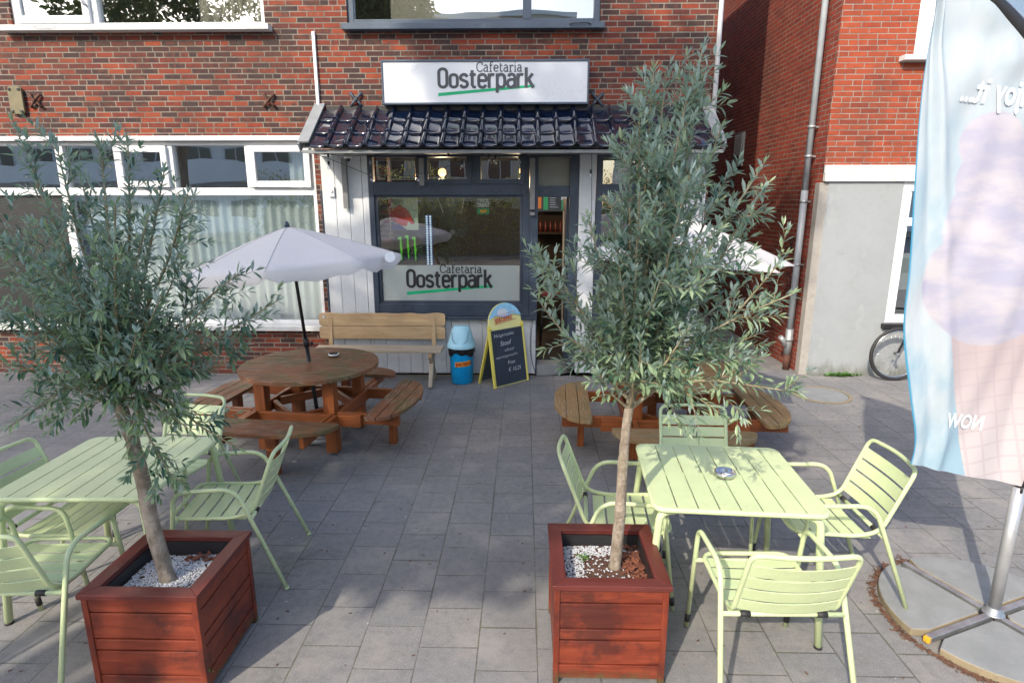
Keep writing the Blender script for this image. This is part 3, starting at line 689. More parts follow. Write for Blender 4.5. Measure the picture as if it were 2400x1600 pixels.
m_ = MB(); m_.box(-1.72, -1.36, 7.74, 7.75, 1.86, 2.27); P('sheet', m_, M['poster'], po)
bull = [(-.16, .10), (-.10, .16), (-.05, .18), (.01, .155), (.06, .11), (.10, .03), (.13, -.03), (.09, -.05), (.05, -.01), (.03, -.07), (-.02, -.06), (-.03, -.09), (-.08, -.07), (-.09, -.03), (-.16, .0)]
m_ = MB(); m_.prism([(a * 1.05, b * 1.05) for a, b in bull], .002, Matrix.Translation((-1.54, 7.737, 1.98)) @ Matrix.Rotation(R(90), 4, 'X')); P('bull_print', m_, M['red'], po)
m_ = MB(); m_.prism([(-.01, 0), (-.01, .10), (.1, .07), (.2, 0)], .002, Matrix.Translation((-1.70, 7.735, 1.861)) @ Matrix.Rotation(R(90), 4, 'X')); P('blue_print', m_, M['poster_blue'], po)
tm = text_mesh('lettering', 'Red Bull', .07, M['red'], Matrix.Translation((-1.68, 7.734, 2.02)) @ Matrix.Rotation(R(90), 4, 'X') @ Matrix.Rotation(R(90), 4, 'Z'), None, off=.002, ext=.0005)
tm.parent = po; tm.location = -po.location
pil = thing('inside_pillar', 'narrow brick pillar inside the snack bar window behind the poster', 'pillar', (-1.86, 7.8, .15)); m_ = MB(); m_.box(-1.95, -1.74, 7.78, 7.95, .15, 3.0); P('shaft', m_, M['brick_mix'], pil)
ls = thing('led_strip', 'vertical strip of white light dots inside the snack bar window', 'light strip', (-1.22, 7.7, 1.4))
m_ = MB(); m_.box(-1.265, -1.175, 7.71, 7.715, 1.38, 2.05); P('backing', m_, M['poster_blue'], ls)
m_ = MB()
for i in range(22):
    for x in (-1.243, -1.198):
        m_.box(x - .011, x + .011, 7.702, 7.708, 1.39 + i * .03, 1.41 + i * .03)
o = P('light_dots', m_, M['led'], ls)
tt = thing('trick_treat_sign', 'small TRICK TREAT sign hanging at the top of the snack bar window', 'sign', (-.52, 7.6, 2.1))
m_ = MB(); m_.box(-.60, -.435, 7.62, 7.626, 2.14, 2.262); P('plate', m_, M['ink_black'], tt)
for tx, zz in (('TRICK', 2.205), ('TREAT', 2.15)):
    o = text_mesh('lettering', tx, .062, M['sign_face'], face_y(-.5175, 7.616, zz), None, sx=.85, off=.003, align='CENTER', ext=.0004); o.parent = tt; o.location = -tt.location
m_ = MB(); m_.box(-.59, -.445, 7.62, 7.626, 2.06, 2.132); P('green_card', m_, M['green'], tt); m_ = MB(); m_.box(-.555, -.47, 7.616, 7.619, 2.08, 2.115); P('picture', m_, M['orange_print'], tt)
hg = thing('hanging_frame', 'white trapezium wire hanging inside the snack bar window', 'ornament', (-1.0, 7.8, 2.1))
m_ = MB(); m_.tube([(-1.10, 7.7, 2.27), (-1.03, 7.7, 2.08), (-1.05, 7.7, 2.075)], .004, 6); P('wire', m_, M['white_paint'], hg); m_ = MB(); m_.tube([(-.76, 7.7, 2.27), (-.80, 7.7, 2.08), (-.83, 7.7, 2.08)], .004, 6); P('wire', m_, M['white_paint'], hg)
for i, (x, y, z, l) in enumerate(((-1.15, 8.6, 2.62, 'left'), (-.02, 8.6, 2.64, 'right'))):
    t = thing('pendant_lamp', f'glowing warm pendant lamp behind the {"middle" if i == 0 else "right hand"} top pane of the snack bar', 'lamp', (x, y, z), 0, 'pendant lamps in the snack bar')
    m_ = MB(); m_.lathe([(.02, .05), (.05, .02), (.055, -.03), (.02, -.06)], 0, 0, 12); m_.build('bulb', M['lamp_warm'], t)
    ld_ = bpy.data.lights.new('pendant_light', 'POINT'); ld_.energy = 17; ld_.color = (1, .72, .45); ld_.shadow_soft_size = .08; lo_ = bpy.data.objects.new('pendant_light', ld_); scene.collection.objects.link(lo_); lo_.parent = t; lo_.location = (0, 0, -.16); m_ = MB(); m_.tube([(0, 0, .05), (0, 0, .36)], .004, 6); m_.build('cord', M['black'], t)
mn = thing('menu_screen', 'lit menu screen with green columns seen through the open door', 'screen', (.45, 10.9, 2.3))
m_ = MB(); m_.box(.16, 1.0, 10.9, 10.95, 2.05, 2.55); P('display', m_, M['screen'], mn)
m_ = MB(); m_.box(.34, .42, 10.89, 10.895, 2.08, 2.5); P('green_column', m_, M['screen_green'], mn); m_ = MB(); m_.box(.66, .74, 10.89, 10.895, 2.08, 2.5); P('green_column', m_, M['screen_green'], mn)
m_ = MB()
for i in range(9): m_.box(.45, .45 + random.uniform(.08, .18), 10.889, 10.894, 2.12 + i * .04, 2.128 + i * .04)
m_.box(.33, .43, 10.885, 10.889, 2.3, 2.4); m_.box(.65, .75, 10.885, 10.889, 2.25, 2.45); P('white_text_lines', m_, M['screen_white'], mn)
m_ = MB(); m_.box(.18, .30, 10.89, 10.895, 2.1, 2.45); P('orange_picture', m_, M['screen_orange'], mn)
sh = thing('bottle_shelf', 'wooden shelf below the menu screen', 'shelf', (.5, 10.8, 1.7)); m_ = MB(); m_.box(.1, 1.1, 10.7, 11.2, 1.66, 1.70); P('board', m_, M['shopwall'], sh)
b0 = None
for i in range(8):
    if b0 is None:
        b0 = tag(MB().lathe([(.028, 0), (.03, .02), (.03, .13), (.012, .17), (.012, .2)], 0, 0, 10).build('sauce_bottle', M['bottle_red']), 'red bottle in the row on the shelf below the menu screen', 'bottle', 'red bottles on the shelf'); q = b0
    else:
        q = b0.copy(); scene.collection.objects.link(q)
    q.location = (.2 + i * .09, 10.85, 1.70)
stl = thing('bar_stool', 'dark bar stool standing just inside the open door', 'stool', (.42, 8.7, .15))
m_ = MB(); m_.box(-.17, .17, -.17, .17, .72, .77); m_.build('seat', M['bottle_red'], stl, .01)
for a, b in ((-1, -1), (1, -1), (-1, 1), (1, 1)):
    m_ = MB(); m_.tube([(a * .18, b * .18, 0), (a * .13, b * .13, .72)], .014, 8); m_.build('leg', M['black'], stl)

# ---------------------------------------------------------------- tiled canopy
can = sub('canopy', house)
ey, ez, ty, tz = 6.86, 2.80, 7.5, 3.27
sl = Vector((0, ty - ey, tz - ez)); SL = sl.length; sl.normalize(); nrm = Vector((0, -sl.z, sl.y))
m_ = MB(); NC = 21; x0 = -2.36; TW = (2.08 - x0) / NC; rows = 3; RL = SL / rows
prof = []                         # one pan tile: flat trough then round roll
for i in range(9): prof.append((i / 8 * .70, .010 - .012 * math.sin(math.pi * i / 8) ** .5))
for i in range(1, 11):
    a = i / 10; prof.append((.70 + .30 * a, .010 + .040 * math.sin(math.pi * a) ** .75))
for r in range(rows):
    for c in range(NC):
        jx, jz, jt = random.uniform(-.004, .004), random.uniform(-.003, .004), random.uniform(-.009, .009)
        lo, hi = r * RL - .03, (r + 1) * RL + .012
        b = len(m_.v); n = len(prof)
        for (sd_, lift) in ((lo, .034), (lo, .016), (hi, .012)):
            pass
        ring = [(lo - .004, .012), (lo, .030), (lo + .02, .033), ((lo + hi) / 2, .022), (hi, .010)]
        for t, lift in ring:
            for u, hgt in prof:
                p = Vector((x0 + (c + u) * TW + jx, ey, ez)) + sl * t + nrm * (hgt * (1.0 if t > lo - .003 else .75) + lift + jz + jt * u)
                m_.v.append(tuple(p))
        for i in range(len(ring) - 1):
            for j in range(n - 1):
                m_.face((b + i * n + j, b + i * n + j + 1, b + (i + 1) * n + j + 1, b + (i + 1) * n + j), None, 0, i > 0)
P('roof_tiles', m_, M['tile'], can)
m_ = MB()
m_.beam((-.14, ey + .02, ez - .035), (-.14, ty - .002, tz - .03), 4.56, .02, up=(0, -sl.z, sl.y)) if False else None
pts = [(-2.46, ey + .01, ez - .012), (2.17, ey + .01, ez - .012), (2.17, ty - .003, tz - .012), (-2.46, ty - .003, tz - .012)]
m_.quad(pts); m_.quad([(-2.46, 7.44, 2.76), (2.17, 7.44, 2.76), (2.17, ey + .03, 2.745), (-2.46, ey + .03, 2.745)])
P('soffit', m_, M['grey_batten'], can)
m_ = MB(); m_.box(-2.47, 2.18, ey + .012, ey + .034, 2.735, 2.772); P('fascia', m_, M['bargeboard'], can, .003)
for x, nm in ((-2.44, 0), (2.13, 1)):
    m_ = MB(); a = Vector((x, ey - .03, ez + .05)); b = Vector((x, ty - .004, tz + .075)); m_.beam(a, b, .125, .022, up=(0, -sl.z, sl.y))
    m_.beam(a + Vector((-.05 if nm == 0 else .05, .01, -.06)), b + Vector((-.05 if nm == 0 else .05, 0, -.06)), .02, .10, up=(0, -sl.z, sl.y))
    P('bargeboard', m_, M['bargeboard'], can, .003)
m_ = MB(); m_.box(-2.36, 2.08, 7.47, 7.498, 3.26, 3.315); P('flashing', m_, M['black'], can)
# security camera, switch, sign etc.
sc = thing('security_camera', 'small white dome security camera under the canopy', 'camera', (-2.06, 7.2, 2.72))
m_ = MB(); m_.lathe([(.035, .03), (.045, .0), (.042, -.02)], 0, 0, 16); m_.build('housing', M['white_paint'], sc); m_ = MB(); m_.lathe([(.03, -.018), (.026, -.04), (.012, -.052)], 0, 0, 16); m_.build('dome', M['black'], sc)
ws = thing('wall_switch', 'small white round switch on the white boarding under the canopy', 'switch', (-2.35, 7.44, 2.33))
m_ = MB(); m_.box(-.035, .035, -.02, .005, -.06, .06); m_.build('backplate', M['white_paint'], ws, .006); m_ = MB(); m_.lathe([(.02, 0), (.018, .015)], 0, 0, 12); o = m_.build('knob', M['white_paint'], ws); o.rotation_euler = (R(90), 0, 0); o.location = (0, -.02, .01)
# lightbox sign
sg = thing('shop_sign', 'wide white lightbox sign with dark lettering and a green stripe above the tiled canopy', 'sign', (-.46, 7.45, 3.3))
sx0, sx1, sz0, sz1 = -1.665, .738, 3.318, 3.802
m_ = MB(); m_.box(sx0, sx1, 7.40, 7.497, sz0, sz1)
for a in ((sx0, sx0 + .018, sz0, sz1), (sx1 - .018, sx1, sz0, sz1)): m_.box(a[0], a[1], 7.375, 7.399, a[2], a[3])
m_.box(sx0 + .018, sx1 - .018, 7.376, 7.399, sz1 - .022, sz1); m_.box(sx0 + .018, sx1 - .018, 7.376, 7.399, sz0, sz0 + .022)
P('casing', m_, M['blue_frame'], sg, .003)
m_ = MB(); m_.box(sx0 + .019, sx1 - .019, 7.388, 7.398, sz0 + .023, sz1 - .023); P('face_panel', m_, M['sign_face'], sg)
shop_logo(sg, -.998, 3.507, 7.387, .197, 1.09, -.556, .515, 3.673, M['ink'])
# white conduit, anchor plates, lamp fitting, corner pipe
t = thing('white_conduit', 'thin white vertical conduit on the brick wall above the canopy', 'pipe', (-2.457, 7.48, 3.3)); m_ = MB(); m_.box(-.018, .018, -.015, .018, 0, .83); m_.build('casing', M['white_paint'], t, .003)
t = thing('corner_downpipe', 'white downpipe on the right corner of the mixed brick house', 'pipe', (2.215, 7.46, 2.75)); m_ = MB(); m_.tube([(0, 0, 0), (0, 0, 4.5)], .028, 12); m_.build('tube', M['white_paint'], t)
for i, (x, z, mt_, lb) in enumerate(((-5.86, 3.39, 'rust', 'rusty iron wall anchor beside the olive wall box'), (-3.04, 3.385, 'rust', 'rusty cross shaped wall anchor between the left window and the conduit'), (-2.0, 3.39, 'navy_iron', 'dark blue cross shaped wall anchor left of the lightbox sign'), (.85, 3.38, 'navy_iron', 'dark blue cross shaped wall anchor right of the lightbox sign'))):
    t = thing('wall_anchor', lb, 'wall anchor', (x, 7.48, z), 0, 'iron wall anchors on the brick')
    m_ = MB()
    for s in (1, -1):
        for dx, dz in ((.065, .075 * s), (-.065, -.075 * s)):
            m_.tube([(0, -.02, 0), (dx * .6, -.012, dz * .55), (dx, .0, dz)], .016, 6, rad=[.018, .014, .02])
    m_.build('cross', M[mt_], t); m_ = MB(); m_.lathe([(.02, 0), (.018, .02)], 0, 0, 8); o = m_.build('bolt', M[mt_], t); o.rotation_euler = (R(90), 0, 0); o.location = (0, -.03, 0)
t = thing('wall_box', 'olive rounded metal box with four screws on the left brick wall', 'wall box', (-6.08, 7.48, 3.39))
m_ = MB(); m_.prism(rrect(-.085, -.155, .085, .155, .04), .03, Matrix.Rotation(R(90), 4, 'X')); m_.build('plate', M['olive'], t, .006)
for a in (-.055, .055):
    for b in (-.125, .125):
        m_ = MB(); m_.box(a - .016, a + .016, -.04, -.03, b - .016, b + .016); m_.build('screw', M['black'], t, .005)
# string lights
st = thing('string_lights', 'black cable with clear bulbs strung below the canopy', 'string lights', (-1, 7.0, 2.7))
def unp(px, py, y):
    a = (px - 1200) / 1395; b = -(py - 800) / 1395; c, s_ = math.cos(R(13.1)), math.sin(R(13.1)); cy, sy = math.cos(R(1.17)), math.sin(R(1.17))
    r = Vector((-sy * c + a * cy - b * sy * s_, cy * c + a * sy + b * cy * s_, -s_ + b * c)); t_ = y / r.y; return Vector((0, 0, 2.2)) + r * t_
wires = [[(722, 357), (770, 372), (860, 408), (869, 410), (970, 411), (1082, 380), (1100, 375), (1140, 357)], [(735, 357), (820, 366), (960, 357), (1050, 362), (1150, 360), (1215, 364), (1240, 358)], [(1385, 352), (1387, 396), (1386, 560), (1388, 640)]]
m_ = MB()
for wpts in wires: m_.tube(spline([unp(a, b, 7.12) for a, b in wpts], 4), .0035, 6)
P('cable', m_, M['black'], st)
for a, b in ((769, 362), (770, 380), (869, 369), (871, 410), (979, 410), (1051, 362), (1083, 378), (1147, 364), (1161, 368), (1217, 368), (1385, 400)):
    p = unp(a, b, 7.12); bs = sub('bulb_holder', st); bs.location = p - st.location
    m_ = MB(); m_.lathe([(.012, .012), (.014, .0), (.013, -.03)], 0, 0, 10); m_.build('socket', M['black'], bs)
    m_ = MB(); m_.lathe([(.010, -.028), (.021, -.045), (.024, -.06), (.018, -.078), (.005, -.085)], 0, 0, 12); m_.build('bulb', M['glass_bulb'], bs)
m_ = MB(); m_.tube(spline([(.11, 7.42, .78), (.09, 7.41, .5), (.10, 7.40, .25), (.15, 7.40, .06), (.14, 7.38, .01)], 5), .004, 6); tag(m_.build('wall_cable', M['black']), 'thin black cable hanging on the white boards beside the doorway', 'cable')
m_ = MB(); m_.tube(spline([(-.93, 7.42, .76), (-.92, 7.41, .68), (-.9, 7.4, .6), (-.89, 7.36, .5)], 5), .004, 6); tag(m_.build('wall_cable', M['black']), 'thin black cable on the white boards behind the blue bin', 'cable')

# ---------------------------------------------------------------- right hand building
rb = thing('orange_brick_house', 'bright orange brick house with grey plaster ground floor at the right', 'house', (5, 7.6, 0))
RX, RY = 3.64, 7.6
w = MB(); wall_cells(w, RX, 9, 2.63, 8, [(4.52, 6.2, 3.80, 5.6)], RY); P('front_wall', w, M['brick_orange'], rb)
w = MB(); w.quad([(RX, 22, 0), (RX, RY, 0), (RX, RY, 8), (RX, 22, 8)]); w.quad([(RX, 22, 0), (RX, 22, 8), (2.2, 22, 8), (2.2, 22, 0)]); P('side_wall', w, M['brick_maroon'], rb)
w = MB(); w.box(3.66, 9, 11, 11.1, 0, 8); w.box(RX + .02, 9, 7.85, 11, 7.9, 8); w.box(RX + .02, 9, 7.85, 11, 2.9, 3.0); P('inner_walls', w, M['dark'], rb)
w = MB(); wall_cells(w, 3.72, 9, 0, 2.45, [(4.62, 6.4, .62, 2.451)], 7.585); w.quad([(3.72, 7.585, 0), (3.72, 7.585, 2.45), (3.66, 7.66, 2.45), (3.66, 7.66, 0)]); P('plaster_wall', w, M['plaster'], rb)
w = MB(); w.box(3.61, 3.715, 7.60, 7.72, 0, 2.44); P('corner_pier', w, M['plaster_col'], rb, .006)
w = MB(); w.box(3.645, 9, 7.55, 7.63, 2.452, 2.545); w.box(3.64, 9, 7.565, 7.63, 2.549, 2.645); P('white_band', w, M['sill_white'], rb, .004)
gw = sub('ground_floor_window', rb)
m_ = MB(); m_.box(4.625, 4.72, 7.60, 7.70, .70, 2.45); m_.box(6.3, 6.4, 7.6, 7.7, .7, 2.45); m_.box(4.72, 6.3, 7.603, 7.7, .70, .80); m_.box(4.72, 6.3, 7.603, 7.7, 2.34, 2.45); m_.box(4.72, 6.3, 7.603, 7.7, 1.92, 2.02)
m_.box(4.721, 4.755, 7.62, 7.69, .801, 2.339); P('frame', m_, M['white_paint'], gw, .004)
for c, e in ((.80, 1.92), (2.02, 2.34)):
    m_ = MB(); m_.box(4.756, 6.29, 7.65, 7.656, c, e); P('pane', m_, M['glass'], gw)
m_ = MB(); m_.box(4.76, 6.28, 7.662, 7.666, 1.12, 1.58); P('frosted_film', m_, M['film'], gw)
m_ = MB(); m_.box(4.58, 6.45, 7.52, 7.66, .64, .698); P('sill', m_, M['black'], gw, .004)
uw2 = sub('upper_window', rb)
m_ = MB(); m_.box(4.52, 4.66, 7.60, 7.72, 3.86, 5.6); m_.box(4.661, 4.76, 7.63, 7.72, 3.86, 5.6); m_.box(4.761, 6.2, 7.63, 7.72, 3.86, 3.96); P('frame', m_, M['white_paint'], uw2, .004)
m_ = MB(); m_.box(4.36, 6.35, 7.48, 7.7, 3.80, 3.858); P('sill', m_, M['sill_white'], uw2, .004)
m_ = MB(); m_.box(4.76, 6.2, 7.67, 7.676, 3.96, 5.6); P('pane', m_, M['glass'], uw2)
# vent
vg = thing('vent_grille', 'pale louvred vent grille high on the maroon side wall', 'vent', (RX - .02, 10.6, 3.0))
m_ = MB(); m_.box(-.02, .018, -.20, .20, -.20, .34); m_.build('plate', M['bargeboard'], vg, .004)
m_ = MB()
for i in range(11): m_.box(-.034, -.021, -.17, .17, -.02 + i * .031, -.006 + i * .031)
m_.build('louvres', M['white_paint'], vg)
# drainpipe
dp = thing('drainpipe', 'long grey drainpipe with brackets on the corner of the side wall', 'pipe', (3.555, 7.86, 0))
m_ = MB(); m_.tube([(0, 0, .55), (0, 0, 2.35)], .043, 14); m_.build('lower_tube', M['pipe'], dp)
m_ = MB(); m_.tube([(0, 0, 2.35), (0, 0, 8)], .038, 14); m_.build('upper_tube', M['pipe_pale'], dp)
for z in (1.4, 2.2, 2.75, 3.1, 5): m_ = MB(); m_.tube([(0, 0, z), (0, 0, z + .03)], .049, 14); m_.box(.03, .085, -.01, .01, z + .005, z + .025); m_.build('bracket', M['zinc'], dp)
m_ = MB(); m_.tube([(0, 0, .22), (0, 0, .56)], .05, 14); m_.tube([(0, 0, .40), (0, 0, .44)], .058, 14); m_.tube([(-.01, 0, .30), (-.08, -.02, .40), (-.13, -.03, .46)], .032, 10); m_.build('foot_joint', M['zinc'], dp)
m_ = MB(); m_.tube([(0, 0, 0), (0, 0, .22)], .045, 14); m_.build('foot', M['rust'], dp)
gf = MB()
for pts in ([(0, 8.35, .95), (0, 8.25, 1.1), (0, 8.32, 1.25), (0, 8.18, 1.2), (0, 8.22, .95), (0, 8.3, .75), (0, 8.15, .7)], [(0, 8.3, 1.6), (0, 8.2, 1.75), (0, 8.32, 1.68), (0, 8.18, 1.55)], [(0, 8.15, 1.3), (0, 8.25, 1.42), (0, 8.1, 1.45)]):
    gf.tube([(RX - .004, p.y, p.z) for p in spline(pts, 6)], .008, 5)
tag(gf.build('graffiti', M['black']), 'black spray scribble on the maroon side wall beside the drainpipe', 'graffiti')
# ================================================================== FURNITURE
SW, SF, SZ = .22, .262, .447           # seat loop half width, front, height
def make_chair():
    t = thing('garden_armchair', 'x', 'armchair', group='mint green metal garden armchairs')
    r = .0125
    for s in (-1, 1):                   # side frame: front leg, arm, rear leg
        m_ = MB(); pth = fillet([(s * .262, .286, 0), (s * .263, .205, .625), (s * .263, -.125, .632), (s * .295, -.367, 0)], [0, .07, .09, 0], 6)
        m_.tube(pth, r, 10); m_.build('side_frame', M['mint'], t)
        a, b = Vector((s * .262, .286, 0)), Vector((s * .263, .205, .625)); d = (b - a).normalized()
        m_ = MB(); m_.tube([a + d * .035, a + d * .085], r + .0022, 10); m_.build('rubber_band', M['rubber'], t)
        m_ = MB(); m_.tube([(s * .295, -.367, 0), (s * .2945, -.363, .014)], r + .001, 10); m_.build('foot_cap', M['mint'], t)
    # seat and back loop: one bent tube
    def side(s):
        return [Vector((s * SW, SF, SZ)), Vector((s * SW, -.07, SZ - .016)), Vector((s * SW, -.195, SZ + .010)), Vector((s * .222, -.336, .82))]
    Lp = side(-1); Rp = side(1)
    loop = [Lp[0] + Vector((0, 0, 0)), Lp[1], Lp[2], Lp[3], Vector((0, -.372, .824)), Rp[3], Rp[2], Rp[1], Rp[0]]
    m_ = MB(); m_.tube(fillet(loop, [.07, .05, .07, .05, .3, .05, .07, .05, .07], 6, closed=True), r * .92, 10, closed=True); m_.build('seat_loop', M['mint'], t)
    # slats
    m_ = MB(); NS = 14
    def slat(p0, p1, bow, n_up):
        """p0,p1: centre line start/end in the y-z plane (edges of the slat), bow along n_up"""
        b = len(m_.v)
        for i in range(NS + 1):
            x = -SW + 2 * SW * i / NS; k_ = 1 - (x / SW) ** 2; o_ = Vector((0, n_up[0], n_up[1])) * (bow * k_)
            th = Vector((0, n_up[0], n_up[1])) * -.004
            for q in (p0, p1):
                m_.v.append(tuple(Vector((x, q[0], q[1])) + o_)); m_.v.append(tuple(Vector((x, q[0], q[1])) + o_ + th))
        for i in range(NS):
            a = b + i * 4; c = a + 4
            m_.face((a, c, c + 2, a + 2)); m_.face((a + 1, a + 3, c + 3, c + 1))
            m_.face((a, a + 1, c + 1, c)); m_.face((a + 2, c + 2, c + 3, a + 3))
    y_ = SF - .035
    for i in range(5):
        z_ = SZ - .001 - .022 * min(1, (SF - y_) / .36)
        slat((y_, z_), (y_ - .066, z_ - .003), -.008, (0, 1)); y_ -= .078
    m_.build('seat_slats', M['mint'], t)
    m_ = MB(); a = Vector((0, -.212, .485)); b = Vector((0, -.325, .775)); d = (b - a).normalized(); L = (b - a).length; nn = (-d.z, d.y)
    for i in range(4):
        p0 = a + d * (L * (i / 4)); p1 = p0 + d * (L / 4 - .012)
        slat((p0.y, p0.z), (p1.y, p1.z), .026, nn)
    m_.build('back_slats', M['mint'], t)
    m_ = MB(); m_.tube([(-.285, -.248, .352 - .02), (.285, -.248, .352 - .02)] if False else [(-.272, -.197, .445), (.272, -.197, .445)], r * .9, 10); m_.build('rear_crossbar', M['mint'], t)
    m_ = MB(); m_.tube([(-.262, .226, .43), (.262, .226, .43)], r * .85, 10); m_.build('front_crossbar', M['mint'], t)
    for s in (-1, 1):
        m_ = MB(); m_.tube([(s * .19, -.197, .445), (s * .145, -.197, .445)], r + .002, 10); m_.build('rubber_sleeve', M['rubber'], t)
    return t
chair = make_chair()
spots = [
 ((1.14, 2.49, .006), 'mint green metal armchair seen from behind, nearest the camera beside the right planter'),
 ((-1.779, 3.281, 1.702), 'mint green metal armchair in the open between the left planter and the paved middle'),
 ((-2.397, 2.557, .049), 'mint green metal armchair cut by the photo edge in front of the left slatted table'),
 ((1.748, 3.178, 1.553), 'mint green metal armchair between the right slatted table and the flag'),
 ((.566, 3.18, -1.65), 'mint green metal armchair directly behind the right planter'),
 ((1.16, 3.612, 3.098), 'mint green metal armchair facing the camera behind the right slatted table'),
 ((-2.426, 3.765, 3.028), 'mint green metal armchair facing the camera behind the left olive tree trunk'),
 ((-2.63, 3.081, -1.593), 'shaded mint green metal armchair at the far left end of the left slatted table')]
for i, ((x, y, rz), lb) in enumerate(spots):
    c = chair if i == 0 else copy_tree(chair); c.location = (x, y, 0.003); c.rotation_euler = (0, 0, rz); c['label'] = lb

def make_table(lb, x, y, rz, W=.83, D=.80):
    t = thing('slatted_table', lb, 'table', (x, y, 0), rz, 'mint green slatted metal tables'); H_ = .74
    m_ = MB(); rim = [(p[0], p[1], H_ - .014) for p in rrect(-W / 2, -D / 2, W / 2, D / 2, .05, 6)]; m_.tube(rim, .014, 10, closed=True); m_.build('rim', M['mint'], t)
    m_ = MB(); n = 8; sw_ = (W - .01) / n
    for i in range(n):
        a = -W / 2 + .005 + i * sw_ + (0 if i == 0 else .0035); b = -W / 2 + .005 + (i + 1) * sw_ - (0 if i == n - 1 else .0035)
        m_.box(a, b, -D / 2 + .006, D / 2 - .006, H_ - .006, H_ - .0005) if 0 < i < n - 1 else m_.prism(
            [(a if q[0] < 0 else b, q[1]) for q in ()] or ([(a + .045, -D / 2 + .006), (b, -D / 2 + .006), (b, D / 2 - .006), (a + .045, D / 2 - .006), (a + .013, D / 2 - .019), (a, D / 2 - .05), (a, -D / 2 + .05), (a + .013, -D / 2 + .019)] if i == 0 else
            [(a, -D / 2 + .006), (b - .045, -D / 2 + .006), (b - .013, -D / 2 + .019), (b, -D / 2 + .05), (b, D / 2 - .05), (b - .013, D / 2 - .019), (b - .045, D / 2 - .006), (a, D / 2 - .006)]), .0055, Matrix.Translation((0, 0, H_ - .006)))
    m_.box(-W / 2 + .03, W / 2 - .03, -.02, .02, H_ - .02, H_ - .0065)
    m_.build('slatted_top', M['mint'], t)
    for a in (-1, 1):
        for b in (-1, 1):
            m_ = MB(); m_.tube(fillet([(a * (W / 2 - .12), b * (D / 2 - .05), H_ - .035), (a * (W / 2 - .03), b * (D / 2 - .03), H_ - .045), (a * (W / 2 + .02), b * (D / 2 + .005), 0.012)], .05, 6), .0195, 12); m_.build('leg', M['mint'], t)
            m_ = MB(); m_.tube([(a * (W / 2 + .02), b * (D / 2 + .005), 0.0), (a * (W / 2 + .02), b * (D / 2 + .005), .014)], .021, 12); m_.build('foot_cap', M['rubber'], t)
    return t
make_table('mint green slatted table with the ashtray on it, behind the right planter', 1.095, 3.06, -.07)
make_table('empty mint green slatted table behind the leaning trunk of the left olive tree', -2.345, 3.13, .02, .80, .80)
def ashtray(lb, x, y, z, s=1.0):
    t = thing('ashtray', lb, 'ashtray', (x, y, z), 0, 'round metal ashtrays')
    m_ = MB(); m_.lathe([(.046 * s, 0), (.048 * s, .026 * s), (.044 * s, .027 * s), (.042 * s, .006 * s), (0.001, .006 * s)], 0, 0, 28, cap1=False); m_.build('bowl', M['chrome'], t)
    m_ = MB(); m_.tube([(-.01, .01, .012), (.025, -.012, .013)], .004, 8); m_.build('cigarette_end', M['sign_face'], t)
ashtray('round steel ashtray in the middle of the right mint table', 1.105, 3.04, .7412, 1.15)

# ---------------------------------------------------------------- round picnic tables
def make_picnic(x, y, rz, lb, mt, fr_, green=False):
    t = thing('picnic_table', lb, 'picnic table', (x, y, 0), rz, 'round wooden picnic tables')
    m_ = MB(); Rt = .62; n = 9; wdt = 2 * Rt / n
    for i in range(n):                  # planks across, clipped to the circle
        a = -Rt + i * wdt + .002; b = a + wdt - .007; pts = []
        for q in range(9):
            yy = a + (b - a) * q / 8; pts.append((math.sqrt(max(0.0004, Rt * Rt - yy * yy)), yy))
        out = pts + [(-px, py) for px, py in reversed(pts)]
        m_.prism(out, .038, Matrix.Translation((0, 0, .712 + random.uniform(-.0015, .0015))) @ Matrix.Rotation(R(0), 4, 'Z'))
    m_.build('table_top', M[mt], t, .003)
    for i in range(4):                  # frame posts and beams, made square round the centre
        c_, s_ = math.cos(R(90 * i)), math.sin(R(90 * i)); rot = Matrix.Rotation(R(90 * i), 4, 'Z')
        m_ = MB(); m_.box(.27, .37, .27, .37, .03, .71, mat=rot, uvax=2); m_.build('post', M[fr_], t, .004)
        m_ = MB(); m_.box(-.62, .62, .372, .41, .30, .405, mat=rot, uvax=0); m_.build('beam', M[fr_], t, .004)
        m_ = MB(); m_.beam(rot @ Vector((.05, .36, .35)), rot @ Vector((.36, .05, .35)), .04, .08); m_.build('brace', M[fr_], t, .003)
        bn = sub('bench', t); m_ = MB()
        for q in range(3):              # three boards, outer edge a circle of 1 m
            a = .70 + q * .108; b = a + .102
            top = []
            for j in range(13):
                u = -1 + 2 * j / 12
                top.append(u)
            def hw(yy):                 # half length of the bench at distance yy from the table centre
                tt_ = (yy - .70) / .325
                return .56 * (1 - max(0, tt_) ** 2.6) ** .5 if tt_ < .999 else .05
            rt = [(hw(a + (b - a) * j / 6), a + (b - a) * j / 6) for j in range(7)]
            if q == 0: rt[0] = (rt[0][0] - .03, rt[0][1])
            out = rt + [(-px, py) for px, py in reversed(rt)]
            m_.prism(out, .034, rot @ Matrix.Translation((0, 0, .415 + random.uniform(-.001, .001))))
        m_.build('bench_boards', M[mt], bn, .003)
        for s in (-1, 1):
            m_ = MB(); m_.box(-.045, .045, .74, .80, 0, .414, mat=rot, uvax=2); m_.build('bench_leg', M[fr_], bn, .004) if s == 1 else None
            m_ = MB(); m_.box(s * .345 - .02, s * .345 + .02, .40, .95, .315, .413, mat=rot, uvax=1); m_.build('bench_beam', M[fr_], bn, .004)
    m_ = MB(); m_.box(-.5, .5, -.03, .03, .63, .71, uvax=0); m_.build('top_batten', M[fr_], t, .003)
    return t
M['stain_mossy'] = wood('mossy_stained_wood', (.17, .062, .024), (.25, .098, .040), (.09, .040, .017), .68, wear=((.36, .29, .22), .9), patch=((.085, .085, .03), 2.2, .44, .75))
